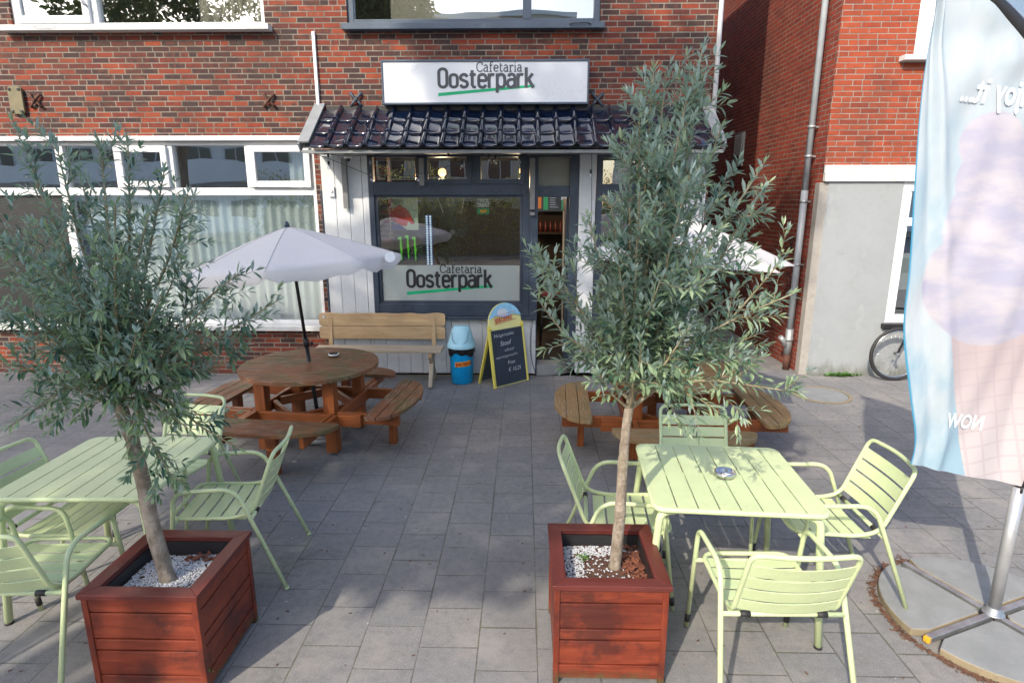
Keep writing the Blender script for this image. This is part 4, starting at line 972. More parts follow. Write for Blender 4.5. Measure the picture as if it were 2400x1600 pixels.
M['stain_olive'] = wood('olive_faded_wood', (.26, .15, .06), (.34, .21, .09), (.15, .09, .035), .68, wear=((.42, .36, .25), .9), patch=((.14, .13, .05), 2.2, .46, .6))
make_picnic(-1.985, 5.31, R(-6), 'round brown picnic table with mossy top and the left parasol through its middle', 'stain_mossy', 'stain_fresh')
make_picnic(1.30, 5.17, R(-3), 'round brown picnic table half hidden behind the right olive tree', 'stain_olive', 'stain_fresh')
ashtray('small round glass ashtray on the left round picnic table', -1.84, 5.55, .7515, 1.1)

# ---------------------------------------------------------------- parasols
def parasol(lb, base, apex, Rr, drop, val, mat, n=8, rot0=0.0, concave=.05, sag=.03):
    t = thing('parasol', lb, 'parasol', (0, 0, 0), 0, 'parasols over the picnic tables')
    base = Vector(base); apex = Vector(apex); ax = (apex - base).normalized()
    sx_ = Vector((1, 0, 0)) - ax * ax.x; sx_.normalize(); sy_ = ax.cross(sx_)
    t.location = (base.x, base.y, 0); off = Vector((base.x, base.y, 0))
    W_ = lambda r, th, d: apex + (sx_ * math.cos(th) + sy_ * math.sin(th)) * r - ax * d - off
    m_ = MB(); SEG = 8; RG = 9
    grid = {}
    for i in range(n * SEG):
        th = rot0 + 2 * math.pi * i / (n * SEG); ph = (i % SEG) / SEG; k_ = 4 * ph * (1 - ph)      # 0 on a rib, 1 mid panel
        for j in range(RG + 1):
            f = j / RG
            rib = Rr * f; edge = math.cos(math.pi / n) / math.cos(2 * math.pi * ((i % SEG) / (n * SEG)) - math.pi / n)
            r_ = rib * edge * (1 - concave * k_ * f)
            d_ = drop * (f ** 1.15) + sag * k_ * f * (1 - .3 * f)
            grid[i, j] = len(m_.v); m_.v.append(tuple(W_(r_, th, d_)))
    N = n * SEG
    for i in range(N):
        for j in range(RG):
            m_.face((grid[i, j], grid[(i + 1) % N, j], grid[(i + 1) % N, j + 1], grid[i, j + 1]), None, 0, True)
    if val:
        b = len(m_.v)
        for i in range(N):
            th = rot0 + 2 * math.pi * i / N; ph = (i % SEG) / SEG; k_ = 4 * ph * (1 - ph)
            edge = math.cos(math.pi / n) / math.cos(2 * math.pi * ((i % SEG) / N) - math.pi / n); rib_cut = 0 if i % SEG else .025
            m_.v.append(tuple(W_(Rr * edge * (1 - concave * k_) * (1.0 - .025 * k_), th, drop + sag * .7 * k_ + val * (.75 + .25 * k_) - rib_cut + .012 * math.sin(i * 1.9))))
        for i in range(N): m_.face((grid[i, RG], grid[(i + 1) % N, RG], b + (i + 1) % N, b + i), None, 0, True)
    m_.build('canopy', mat, t)
    for i in range(n):
        th = rot0 + 2 * math.pi * i / n; m_ = MB(); m_.tube([W_(Rr * f_, th, drop * f_ ** 1.15 - .0012) for f_ in (.02, .15, .3, .45, .6, .75, .9, 1.0)], .0028, 5); m_.build('seam', M['seam'], t)
    m_ = MB(); m_.tube([base - off, base + (apex - base) * .45 - off], .019, 12); m_.build('lower_pole', M['black'], t)
    m_ = MB(); m_.tube([base + (apex - base) * .45 - off, apex - off - ax * .01], .015, 12); m_.build('upper_pole', M['black'], t)
    q = base + (apex - base) * .45 - off
    m_ = MB(); m_.tube([q - ax * .03, q + ax * .05], .026, 12); m_.tube([q, q + Vector((.05, -.01, .0))], .008, 8); m_.tube([q + Vector((.045, -.01, 0)), q + Vector((.06, -.012, 0))], .018, 10); m_.build('tilt_knob', M['black'], t)
    m_ = MB(); m_.tube([apex - off - ax * .005, apex - off + ax * .03, apex - off + ax * .05], .02, 10, rad=[.026, .02, .008]); m_.build('finial', M['navy'], t)
    for i in range(n):
        th = rot0 + 2 * math.pi * i / n
        m_ = MB(); m_.tube([W_(.02, th, .03), W_(Rr * .5, th, drop * .5 ** 1.15 + .015), W_(Rr * .985, th, drop + .01)], .004, 6); m_.build('rib', M['alu'], t)
        m_ = MB(); m_.tube([W_(.02, th, .36), W_(Rr * .5, th, drop * .5 ** 1.15 + .018)], .0035, 6); m_.build('strut', M['alu'], t)
    return t
p1 = parasol('pale lavender grey parasol with a hanging valance above the left picnic table', (-1.95, 5.34, .05), (-2.13, 5.40, 1.99), .97, .34, .11, M['canvas'], rot0=R(-81), concave=.012, sag=.004)
p2 = parasol('bright white parasol without valance behind the right olive tree', (1.33, 5.2, .05), (1.40, 5.24, 2.06), .97, .36, .0, M['canvas2'], n=6, rot0=R(0), concave=.11, sag=-.01)
pb = sub('sticker', p1)
bpy.data.objects.remove(pb)
m_ = MB(); q = Vector((-1.17, 5.22, 1.72)); m_.lathe([(.045, 0), (.045, .003)], 0, 0, 20)
o = m_.build('round_label', M['sign_face'], p1); o.location = q - Vector((-1.95, 5.34, 0)) + Vector((0, -.03, .02)); o.rotation_euler = (R(75), 0, R(10))
for t in (sub('foot', p1), sub('foot', p2)):
    m_ = MB(); m_.lathe([(.20, 0), (.205, .02), (.205, .05), (.2, .055), (.205, .06), (.2, .085), (.16, .1), (.03, .105)], 0, 0, 36); m_.build('weight', M['steel'], t)
    m_ = MB(); m_.lathe([(.027, .105), (.027, .3), (.024, .3)], 0, 0, 14); m_.build('sleeve', M['black'], t)

# ---------------------------------------------------------------- pine bench
t = thing('pine_bench', 'pale pine bench with two board back against the white boarding', 'bench', (-1.79, 7.1, 0))
def board_wavy(mb, x0, x1, z0, z1, y, th, wave, seed, r=.035):
    out = rrect(x0, z0, x1, z1, r, 4); o2 = []
    n = 26
    top = [(x1 - r - (x1 - x0 - 2 * r) * i / n, z1 + wave * (mnoise.noise((seed + i * .35, 0, 0)))) for i in range(1, n)]
    o2 = out[:10] + top + out[10:]
    mb.prism(o2, th, Matrix.Translation((0, y + th, 0)) @ Matrix.Rotation(R(90), 4, 'X'))
m_ = MB(); board_wavy(m_, -.80, .80, .685, .845, .235, .035, .02, 3); m_.build('top_back_board', M['pine'], t, .004)
m_ = MB(); board_wavy(m_, -.80, .80, .52, .68, .225, .035, .0, 5); m_.build('lower_back_board', M['pine'], t, .004)
for i, (a, b) in enumerate(((-.14, .0), (.005, .145))):
    m_ = MB(); m_.box(-.79, .79, a, b, .425, .46, uvax=0); m_.build('seat_board', M['pine_grey'], t, .006)
for s in (-1, 1):
    m_ = MB(); m_.beam((s * .655, .20, .37), (s * .655, .255, .80), .05, .04, up=(0, 1, 0)); m_.build('back_post', M['pine'], t, .004)
    m_ = MB(); m_.beam((s * .655, .10, .43), (s * .655, -.19, 0), .05, .085, up=(0, 1, .3)); m_.build('leg', M['pine_grey'], t, .006)
    m_ = MB(); m_.beam((s * .65, -.12, .42), (s * .65, .24, 0), .045, .085, up=(0, 1, .3)); m_.build('leg', M['pine_grey'], t, .006)
    m_ = MB(); m_.beam((s * .655, -.15, .395), (s * .655, .22, .395), .05, .05); m_.build('seat_bearer', M['pine'], t, .004)
m_ = MB(); m_.lathe([(.018, 0), (.016, .006)], 0, 0, 14); o = m_.build('white_cap', M['sign_face'], t); o.location = (-.735, .234, .80); o.rotation_euler = (R(90), 0, 0)

# ---------------------------------------------------------------- blue bin
t = thing('swing_bin', 'bright blue plastic bin with pale blue swing lid and yellow ice cream brand badge', 'bin', (-.775, 7.19, .003))
m_ = MB(); m_.lathe([(.125, 0), (.135, .01), (.155, .43), (.163, .46), (.158, .465)], 0, 0, 36, cap1=False); m_.build('body', M['blue_body'], t)
m_ = MB(); b = len(m_.v); n = 48
for ring, (r_, z_) in enumerate(((.166, .475), (.170, .45), (.168, .41), (.157, .40))):
    for j in range(n):
        a = 2 * math.pi * j / n; zz = z_ - (.04 * abs(math.sin(a * 1.5 + 2.6)) + .015 * math.sin(7 * a)) * (ring >= 2); m_.v.append((r_ * math.cos(a) * (1 + .02 * math.sin(9 * a)), r_ * math.sin(a) * (1 + .02 * math.sin(9 * a)), zz))
for i in range(3):
    for j in range(n): m_.face((b + i * n + j, b + i * n + (j + 1) % n, b + (i + 1) * n + (j + 1) % n, b + (i + 1) * n + j)[::-1], None, 0, True)
m_.build('bin_bag', M['bag'], t)
m_ = MB(); b = len(m_.v); n = 40
for (r_, z_, sq) in ((.176, .455, 0), (.178, .49, 0), (.168, .50, 0), (.150, .56, .15), (.125, .65, .55), (.105, .70, .8), (.09, .715, .9), (.0, .72, 1)):
    for j in range(n):
        a = 2 * math.pi * j / n; cx_, cy_ = math.cos(a), math.sin(a)
        m_.v.append((r_ * cx_ * 1.0, r_ * cy_ * (1 - .35 * sq), z_))
for i in range(7):
    for j in range(n): m_.face((b + i * n + j, b + i * n + (j + 1) % n, b + (i + 1) * n + (j + 1) % n, b + (i + 1) * n + j), None, 0, True)
m_.build('lid', M['blue_lid'], t)
m_ = MB(); m_.tube(spline([(-.105, -.098, .66), (-.098, -.117, .58), (-.075, -.137, .535), (-.02, -.152, .525), (.03, -.150, .525), (.07, -.138, .545), (.09, -.122, .60), (.098, -.103, .67)], 5), .0035, 6); m_.build('flap_seam', M['blue_frame'], t)
def cyl_patch(mb, r, a0, a1, z0, z1, lift=0, n=10, skew=.0):
    b = len(mb.v)
    for i in range(n + 1):
        a = a0 + (a1 - a0) * i / n; k_ = .135 + (.155 - .135) * ((z0 + z1) / 2) / .43 + lift
        for z in (z0, z1): mb.v.append((k_ * math.sin(a), -k_ * math.cos(a), z + skew * i / n))
    for i in range(n): mb.face((b + 2 * i, b + 2 * i + 2, b + 2 * i + 3, b + 2 * i + 1), None, 0, True)
m_ = MB(); cyl_patch(m_, 0, R(-28), R(52), .225, .288, .004, skew=.02); m_.build('badge', M['orange_print'], t)
o = text_mesh('lettering', 'IJSBOERKE', .058, M['red'], face_y(0, 0, 0), None, sx=.8, off=.0018, ext=.0002)
for v in o.data.vertices:      # wrap the letters round the bin
    a = R(-25) + v.co.x / .152; f = (math.degrees(a) + 28) / 80; k_ = .1535 - .0; v.co = Vector(((k_) * math.sin(a), -k_ * math.cos(a), .236 + v.co.z + .02 * f))
o.parent = t

# ---------------------------------------------------------------- A board
t = thing('menu_a_board', 'yellow framed pavement A-board with rounded top and white chalk writing', 'a-board', (-.17, 7.11, .003), R(42))
lean = R(9)
FM = Matrix.Translation((0, -.03, 0)) @ Matrix.Rotation(R(90) - lean, 4, 'X')
def arch(w_, h_, r_top):
    out = [(-w_, 0), (w_, 0), (w_, h_ - r_top)]
    for i in range(1, 14):
        a = math.pi * i / 14; out.append((w_ * math.cos(a), h_ - r_top + r_top * math.sin(a)))
    out.append((-w_, h_ - r_top)); return out
m_ = MB(); m_.prism(arch(.265, 1.02, .25), .012, FM @ Matrix.Translation((0, 0, -.012))); m_.build('front_panel', M['yellow_pale'], t, .002)
for a in (-1, 1):
    m_ = MB(); m_.prism([(a * .265 - .018, 0), (a * .265 + .018, 0), (a * .265 + .018, .76), (a * .265 - .018, .76)], .022, FM @ Matrix.Translation((0, 0, -.011))); m_.build('front_rail', M['yellow'], t, .003)
BMt = Matrix.Translation((0, .30, 0)) @ Matrix.Rotation(R(90) + R(17), 4, 'X')
for a in (-1, 1):
    m_ = MB(); m_.prism([(a * .255 - .018, 0), (a * .255 + .018, 0), (a * .255 + .018, .76), (a * .255 - .018, .76)], .022, BMt); m_.build('rear_leg', M['yellow'], t, .003)
m_ = MB(); m_.prism([(-.235, .03), (.235, .03), (.235, .72), (-.235, .72)], .006, BMt @ Matrix.Translation((0, 0, .006))); m_.build('rear_panel', M['blue_frame'], t)
m_ = MB(); m_.prism([(-.245, .02), (.245, .02), (.245, .70), (-.245, .70)], .004, FM @ Matrix.Translation((0, 0, .0125))); m_.build('chalk_panel', M['chalkboard'], t)
o2 = [(x, y) for x, y in arch(.262, 1.017, .247) if y > .77]
m_ = MB(); m_.prism([(.262, .84)] + [q for q in o2 if q[1] > .84] + [(-.262, .84), (-.14, .87), (.0, .84), (.12, .875)], .001, FM @ Matrix.Translation((0, 0, .0125))); m_.build('sky_print', M['skyblue'], t)
m_ = MB(); m_.prism([(-.1 + .07 * math.cos(a_ * .5) * 1.2 + .06, .905 + .045 * math.sin(a_ * .5)) for a_ in range(13)], .0006, FM @ Matrix.Translation((0, 0, .0137))); m_.build('cloud_print', M['sign_face'], t)
o = text_mesh('lettering', 'IJSBOERKE', .078, M['red'], FM @ Matrix.Translation((-.165, .785, .0145)) @ Matrix.Rotation(R(6), 4, 'Z'), None, sx=.78, off=.0015, ext=.0003); o.parent = t
m_ = MB()
for z_ in (.772, .866): m_.prism([(-.18, z_ - .004), (.17, z_ + .032), (.17, z_ + .037), (-.18, z_ + .001)], .0005, FM @ Matrix.Translation((0, 0, .0140)))
m_.build('logo_bars', M['red'], t)
for tx, sz, x_, z_ in (('Huisgemaakte', .062, -.215, .61), ('Stoof', .085, -.13, .50), ('schotel', .056, -.07, .425), ('met huisgemaakte', .052, -.215, .345), ('Friet', .068, -.04, .26), ('€ 10,25', .07, -.04, .17)):
    o = text_mesh('chalk_writing', tx, sz, M['chalk'], FM @ Matrix.Translation((x_, z_, .0172)) @ Matrix.Rotation(R(random.uniform(0, 3)), 4, 'Z'), None, sx=.9, off=-.0012, shear=.3, ext=.0003, sp=1.02); o.parent = t

# ---------------------------------------------------------------- planters
def pebbles(mb, n, rx, rz, zf, size, keep=None, flat=.6, rn=random):
    for _ in range(n):
        x, y = rn.uniform(-rx, rx), rn.uniform(-rx, rx)
        if keep and not keep(x, y): continue
        s = size * rn.uniform(.6, 1.35); z = zf(x, y) + rn.uniform(0, s * .5); a = rn.uniform(0, 6.28); b = len(mb.v); c_, s_ = math.cos(a), math.sin(a); e = rn.uniform(.55, 1)
        for (px, py, pz) in ((1, 0, 0), (.3, e, .15), (-.9, .5 * e, 0), (-.6, -.8 * e, .1), (.5, -e, 0), (0, 0, flat), (0, 0, -flat)):
            px *= s; py *= s; mb.v.append((x + px * c_ - py * s_, y + px * s_ + py * c_, z + pz * s))
        for i in range(5):
            mb.face((b + i, b + (i + 1) % 5, b + 5), None, 0, True); mb.face((b + (i + 1) % 5, b + i, b + 6), None, 0, True)
def planter(x, y, rz, lb, W=.53, H_=.53):
    t = thing('planter', lb, 'planter', (x, y, 0), rz, 'red stained wooden planters'); h = W / 2
    m_ = MB(); zs = [(.03, .105), (.11, .235), (.24, .295), (.30, .43), (.435, .505)] if True else []
    for i in range(4):
        rot = Matrix.Rotation(R(90 * i), 4, 'Z')
        for (a, b) in zs:
            m_ = MB(); m_.box(-h + .012, h - .012 - .0, -h + .012 + random.uniform(-.001, .001), -h + .034, a, b - .003, mat=rot, uvax=0); m_.build('side_board', M['mahog'], t, .003)
        m_ = MB(); m_.box(h - .034, h - .006, -h + .006, -h + .0335, .0, .505, mat=rot, uvax=2); m_.build('corner_post', M['mahog'], t, .003)
        m_ = MB(); o_, q_ = h + .005, h - .062
        m_.prism([(-o_, -o_), (o_, -o_), (q_, -q_), (-q_, -q_)], .026, rot @ Matrix.Translation((0, 0, H_ - .026))); m_.build('cap_rail', M['mahog_cap'], t, .003)
    m_ = MB(); q_ = h - .065
    for i in range(4): m_.box(-q_, q_, -q_ - .003, -q_, .06, H_ - .027, mat=Matrix.Rotation(R(90 * i), 4, 'Z'))
    m_.build('liner', M['black'], t)
    m_ = MB(); n = 22
    zf = lambda a, b: .432 + .012 * mnoise.noise((a * 6, b * 6, x)) + .012 * (1 - (a * a + b * b) / .06)
    for i in range(n + 1):
        for j in range(n + 1):
            a, b = -q_ + 2 * q_ * i / n, -q_ + 2 * q_ * j / n; m_.v.append((a, b, zf(a, b) + .004 * mnoise.noise((a * 60, b * 60, 3))))
    for i in range(n):
        for j in range(n): m_.face((i * (n + 1) + j, (i + 1) * (n + 1) + j, (i + 1) * (n + 1) + j + 1, i * (n + 1) + j + 1), None, 0, True)
    m_.build('soil', M['soil'], t)
    return t, zf, q_ - .008
PL = (-1.69, 2.515, R(0)); PR = (.402, 2.622, R(0))
tl, zl, ql = planter(*PL, 'square red planter at the left, filled with white pebbles')
tr, zr, qr = planter(*PR, 'square red planter at the right, half bare soil with scattered white pebbles')
rn = random.Random(5)
m_ = MB(); pebbles(m_, 3300, ql, 0, zl, .0062, None, .6, rn); o = m_.build('pebbles', M['pebble']); o.location = (PL[0], PL[1], 0); tag(o, 'thick layer of white pebbles round the left trunk', 'pebbles', kind='stuff')
m_ = MB(); pebbles(m_, 2600, qr, 0, zr, .0062, lambda a, b: (a < -.10 or b < -.12 or (b > .10 and a < .08)) or rn.random() < .16 or (abs(a) < .16 and b < -.08), .6, rn); o = m_.build('pebbles', M['pebble']); o.location = (PR[0], PR[1], 0); tag(o, 'loose white pebbles scattered on bare soil round the right trunk', 'pebbles', kind='stuff')
def chips(n, q_, keep, zf, loc, lb):
    mb = MB()
    for _ in range(n):
        a, b = rn.uniform(-q_, q_), rn.uniform(-q_, q_)
        if not keep(a, b): continue
        th = rn.uniform(0, 3.14); L = rn.uniform(.012, .035); w_ = L * rn.uniform(.12, .3); mt = Matrix.Translation((a, b, zf(a, b) + rn.uniform(.004, .02))) @ Matrix.Rotation(th, 4, 'Z') @ Matrix.Rotation(rn.uniform(-.5, .5), 4, 'Y')
        mb.box(-L / 2, L / 2, -w_, w_, -.0015, .0015, mat=mt)
    o = mb.build('bark_chips', M['chip']); o.location = loc; tag(o, lb, 'bark chips', kind='stuff')
chips(700, qr, lambda a, b: a > .085 and rn.random() < .9 and not (b < -.05 and a < .12), zr, (PR[0], PR[1], 0), 'reddish bark chips along the right side of the right planter')
chips(260, ql, lambda a, b: b > .12 and a > -.02, zl, (PL[0], PL[1], 0), 'reddish bark chips in the back corner of the left planter')

# ---------------------------------------------------------------- olive trees
def leaf(mb, att, p, d, up, L, w, curl, val):
    """lance shaped leaf with a folded midrib"""
    d = d.normalized(); s_ = d.cross(up)
    if s_.length < .05: s_ = d.cross(Vector((1, .3, 0)))
    s_.normalize(); n_ = s_.cross(d).normalized(); b = len(mb.v)
    mb.v.append(tuple(p))
    for t_, wd in ((.28, .8), (.62, 1.0)):
        c = p + d * (L * t_) + n_ * (-curl * L * t_ * t_); f = n_ * (w * .22)
        mb.v += [tuple(c - s_ * (w * wd * .5) + f), tuple(c), tuple(c + s_ * (w * wd * .5) + f)]
    mb.v.append(tuple(p + d * L + n_ * (-curl * L)))
    for f in ((b, b + 2, b + 1), (b, b + 3, b + 2), (b + 1, b + 2, b + 5, b + 4), (b + 2, b + 3, b + 6, b + 5), (b + 4, b + 5, b + 7), (b + 5, b + 6, b + 7)):
        mb.face(f, None, 0, True); att.append(val)
def build_leaves(mb, att, name, mat, parent):
    o = mb.build(name, mat, parent); a = o.data.attributes.new('rnd', 'FLOAT', 'FACE'); a.data.foreach_set('value', att); return o
def olive(name, lb, loc, trunk, trad, leaders, seed, density=1.0, leafL=.058, lm='leaf'):
    rn = random.Random(seed); t = thing(name, lb, 'olive tree', loc, 0, 'potted olive trees'); off = Vector(loc)
    V = lambda p: Vector(p) - off
    m_ = MB(); tp = spline([V(p) for p in trunk], 6); N = len(tp)
    rad = [trad[0] + (trad[1] - trad[0]) * i / (N - 1) for i in range(N)]
    rad[0] *= 1.18
    rad = [r_ * (1 + .08 * mnoise.noise((i * .7, seed, 0))) for i, r_ in enumerate(rad)]
    b0 = len(m_.v); m_.tube(tp, .03, 16, rad=rad)
    for i in range(b0, len(m_.v)):
        v = Vector(m_.v[i]); m_.v[i] = tuple(v + Vector((mnoise.noise(v * 18), mnoise.noise(v * 18 + Vector((9, 0, 0))), 0)) * .0035)
    m_.build('trunk', M['bark'], t)
    tw = MB(); lf = MB(); att = []; top = tp[-1]
    def rv(): return Vector((rn.uniform(-1, 1), rn.uniform(-1, 1), rn.uniform(-1, 1)))
    def leaves_along(pts, t0, step, tipcluster=True, val=.5, Ls=1.0):
        L = sum((pts[i + 1] - pts[i]).length for i in range(len(pts) - 1)); s = L * t0; ang = rn.uniform(0, 6.28)
        while s < L:
            q = s; i = 0
            while i < len(pts) - 2 and q > (pts[i + 1] - pts[i]).length: q -= (pts[i + 1] - pts[i]).length; i += 1
            d = (pts[i + 1] - pts[i]); l = d.length or 1; d = d / l; p = pts[i] + d * q
            a = d.cross(Vector((math.cos(ang), math.sin(ang), .3))).normalized()
            f = s / L
            for sg in (1, -1):
                if rn.random() < .1: continue
                spread = .95 - .35 * f
                dd = d * rn.uniform(.5, .95) + a * sg * spread + rv() * .22; dd.z += rn.uniform(-.25, .12)
                leaf(lf, att, p, dd, Vector((rn.uniform(-.4, .4), rn.uniform(-.4, .4), 1)), leafL * Ls * rn.uniform(.6, 1.15) * (1 - .25 * f), leafL * rn.uniform(.17, .25), rn.uniform(-.05, .25), min(1, max(0, val + rn.uniform(-.3, .3) + .25 * f)))
            ang += 1.57 + rn.uniform(-.3, .3); s += step * rn.uniform(.75, 1.3)
        if tipcluster:
            d = (pts[-1] - pts[-2]).normalized()
            for _ in range(3):
                leaf(lf, att, pts[-1], d + rv() * .4, Vector((rn.uniform(-1, 1), rn.uniform(-1, 1), 1)), leafL * .65, leafL * .13, .0, min(1, val + .4))
    def twig(p, d, L, r_, val, depth):
        n = 5; pts = [p]; dd = d.normalized()
        for i in range(n):
            dd = (dd + rv() * .13 + Vector((0, 0, .05 if dd.z > -.2 else -.02))).normalized(); pts.append(pts[-1] + dd * (L / n))
        tw.tube(pts, r_, 4, caps=False, rad=[r_ * (1 - .7 * i / n) for i in range(n + 1)])
        leaves_along(pts, .1 if L < .16 else .18, .0215 / density ** .5, True, val)
        if depth and L > .15:
            for _ in range(rn.randint(1, 3)):
                k_ = rn.randint(1, n - 1); nd = (pts[k_ + 1] - pts[k_]).normalized() + rv() * .8; twig(pts[k_], nd, L * rn.uniform(.3, .55), r_ * .6, val, 0)
    for ld in leaders:
        tip = V(ld[0]); bend = Vector(ld[1]) if len(ld) > 1 and ld[1] else Vector((0, 0, 0)); cnt = ld[2] if len(ld) > 2 else None; st0 = ld[3] if len(ld) > 3 else rn.uniform(.82, 1.0)
        s0 = tp[int((N - 1) * st0)]; mid = s0.lerp(tip, .45) + bend + rv() * .02
        pts = spline([s0, s0.lerp(mid, .5) + rv() * .012, mid, mid.lerp(tip, .5) + rv() * .015, tip], 5); n = len(pts)
        L = sum((pts[i + 1] - pts[i]).length for i in range(n - 1)); r0 = .005 + .008 * min(1, L / 1.2)
        tw.tube(pts, r0, 6, caps=False, rad=[r0 * (1 - .85 * i / (n - 1)) + .0008 for i in range(n)])
        leaves_along(pts, .4, .020, True, .5, 1.05)
        k_ = cnt if cnt is not None else int(L * 19 * density)
        for q in range(k_):
            f = rn.uniform(.26, .97) if rn.random() < .85 else rn.uniform(.12, .3); i = min(n - 2, int(f * (n - 1))); d = (pts[i + 1] - pts[i]).normalized()
            side = d.cross(rv()).normalized(); nd = d * rn.uniform(.35, .95) + side * rn.uniform(.5, 1.0) + Vector((0, 0, rn.uniform(-.35, .35)))
            twig(pts[i], nd, rn.uniform(.09, .24) * (1.15 - .6 * f) + .03, .0022, rn.uniform(.15, .85), 1)
    tw.build('branches', M['twig'], t)
    build_leaves(lf, att, 'leaves', M[lm], t)
    return t
U = lambda px, py, y: tuple(unp(px, py, y))
# leaders: tips given on the measured silhouette, at varied depth around the trunk
lead_r = []
rr_ = random.Random(21)
tips_r = [(1560, 190, 2.8), (1500, 235, 2.7), (1620, 320, 2.75), (1545, 360, 2.6), (1640, 190, 2.8), (1648, 110, 2.85), (1532, 165, 2.72), (1610, 230, 2.6), (1560, 300, 2.95), (1480, 330, 2.7), (1690, 300, 2.75), (1790, 385, 2.6), (1800, 430, 2.85), (1430, 470, 2.6), (1380, 520, 2.95),
          (1262, 590, 2.55), (1285, 640, 2.8), (1260, 700, 2.6), (1330, 790, 2.5), (1840, 600, 2.7), (1855, 690, 2.55), (1700, 420, 3.0), (1620, 400, 2.45), (1500, 450, 2.4), (1560, 520, 3.05), (1780, 780, 2.8), (1750, 660, 3.0),
          (1870, 920, 2.6), (1690, 970, 2.45), (1400, 930, 2.5), (1340, 830, 2.75), (1650, 560, 2.4), (1450, 620, 2.45), (1550, 650, 2.35), (1400, 700, 3.0), (1620, 760, 2.4), (1500, 800, 2.4), (1590, 860, 2.45), (1470, 900, 2.85), (1720, 560, 2.7)]
for i, (a, b, c_) in enumerate(tips_r):
    hor = (a - 1480) / 400
    lead_r.append((U(a, b, c_), (-.04 * hor if b < 700 else 0, 0, -.06 if b < 650 else (.05 if b > 850 else 0.0)), (24 if b < 380 else None)))
olive('olive_tree', 'tall narrow potted olive tree in the right planter, reaching above the tiled canopy', (.452, 2.63, .43), [(.455, 2.63, .43), (.470, 2.63, .75), (.475, 2.64, 1.0), (.49, 2.66, 1.22), (.53, 2.68, 1.42)], (.030, .019), lead_r, 8, .58, .074)
tips_l = [(30, 285, 2.5), (130, 330, 2.7), (235, 340, 2.5), (300, 340, 2.6), (80, 420, 2.3), (190, 420, 2.8), (385, 400, 2.7), (440, 455, 2.5), (350, 500, 2.35), (120, 560, 2.3), (270, 480, 2.25), (0, 600, 2.7), (-60, 470, 2.6), (-80, 700, 2.4), (40, 720, 2.3),
          (430, 600, 2.7), (560, 640, 2.55), (650, 705, 2.6), (600, 770, 2.75), (480, 720, 2.4), (380, 690, 2.3), (230, 700, 2.2), (320, 780, 2.25), (130, 800, 2.3), (20, 850, 2.5), (20, 1000, 2.5), (100, 940, 2.65), (410, 1130, 2.35), (450, 1010, 2.45), (560, 1050, 2.5), (500, 860, 2.7), (420, 850, 2.35), (200, 880, 2.5), (300, 870, 2.8), (60, 520, 2.9), (300, 600, 2.9), (160, 650, 2.85)]
lead_l = []
for i, (a, b, c_) in enumerate(tips_l):
    lead_l.append((U(a, b, c_), (-.05 * (a - 280) / 300 if b < 700 else 0, 0, -.06 if b < 600 else (.07 if b > 900 else .0)), None))
olive('olive_tree', 'broad bushy potted olive tree with a leaning trunk in the left planter', (-1.69, 2.49, .43), [(-1.690, 2.475, .43), (-1.745, 2.50, .72), (-1.80, 2.55, 1.0), (-1.87, 2.60, 1.22), (-1.93, 2.62, 1.38)], (.036, .026), lead_l, 4, .74, .070, 'leaf_dark')

# ---------------------------------------------------------------- flag on a cross base
FX, FY = 2.535, 2.846
t = thing('concrete_base', 'round base of four grey concrete quarter slabs held by a steel cross under the flag', 'flag base', (FX, FY, 0), R(22))
for i in range(4):
    rot = Matrix.Rotation(R(90 * i), 4, 'Z'); o_ = [(.035, .035), (.47, .035)]; o_ = [(.06, .035), (.44, .035)]
    for q in range(0, 13):
        a = R(8 + 74 * q / 12); o_.append((.53 * math.cos(a), .53 * math.sin(a)))
    o_ += [(.035, .44), (.035, .06)]
    m_ = MB(); m_.prism(o_, .045, rot @ Matrix.Translation((0, 0, .002)), 0, side=1); m_.build('quarter_slab', [M['concrete'], M['conc_edge']], t, .006)
for i in range(4):
    rot = Matrix.Rotation(R(90 * i), 4, 'Z'); m_ = MB(); m_.box(.02, .50, -.017, .017, .02, .052, mat=rot); m_.build('steel_arm', M['steel'], t, .003)
    if i == 2:
        m_ = MB(); m_.box(.50, .52, -.015, .015, .02, .05, mat=rot); m_.build('yellow_end_cap', M['orange_print'], t, .004)
m_ = MB(); m_.lathe([(.055, .05), (.05, .058), (.035, .06), (.033, .09)], 0, 0, 20); m_.build('socket', M['steel'], t)
fl = thing('feather_flag', 'tall pale blue flag printed with a white ice cream in a waffle cone', 'flag', (FX, FY, .06))
O = Vector((FX, FY, .06))
m_ = MB(); m_.tube([(0, 0, 0), (0, 0, .73)], .029, 18); m_.build('lower_pole', M['alu'], fl)
m_ = MB(); m_.tube([(0, 0, .73), (0, 0, .80)], .02, 12); m_.tube([(-.012, -.03, .74), (-.012, -.03, .71)], .006, 8); m_.build('joint', M['black'], fl)
pole = spline([Vector(p) for p in ((2.535, 2.846, .80), (2.54, 2.85, 1.3), (2.545, 2.85, 1.8), (2.515, 2.85, 2.2), (2.44, 2.85, 2.5), (2.31, 2.85, 2.75), (2.17, 2.85, 2.92), (2.0, 2.85, 3.06), (1.86, 2.85, 3.16), (1.74, 2.85, 3.24))], 6)
m_ = MB(); m_.tube([p - O for p in pole], .012, 10, rad=[.012 - .006 * i / len(pole) for i in range(len(pole))]); m_.build('bent_pole', M['black'], fl)
m_ = MB(); np_ = len(pole); b = 0        # black sleeve along the bent top
sl_pts = [p - O for p in pole if p.z > 2.45]
m_.tube([p + Vector((-.022, -.01, -.022)) for p in sl_pts], .036, 12); m_.build('sleeve', M['black'], fl)
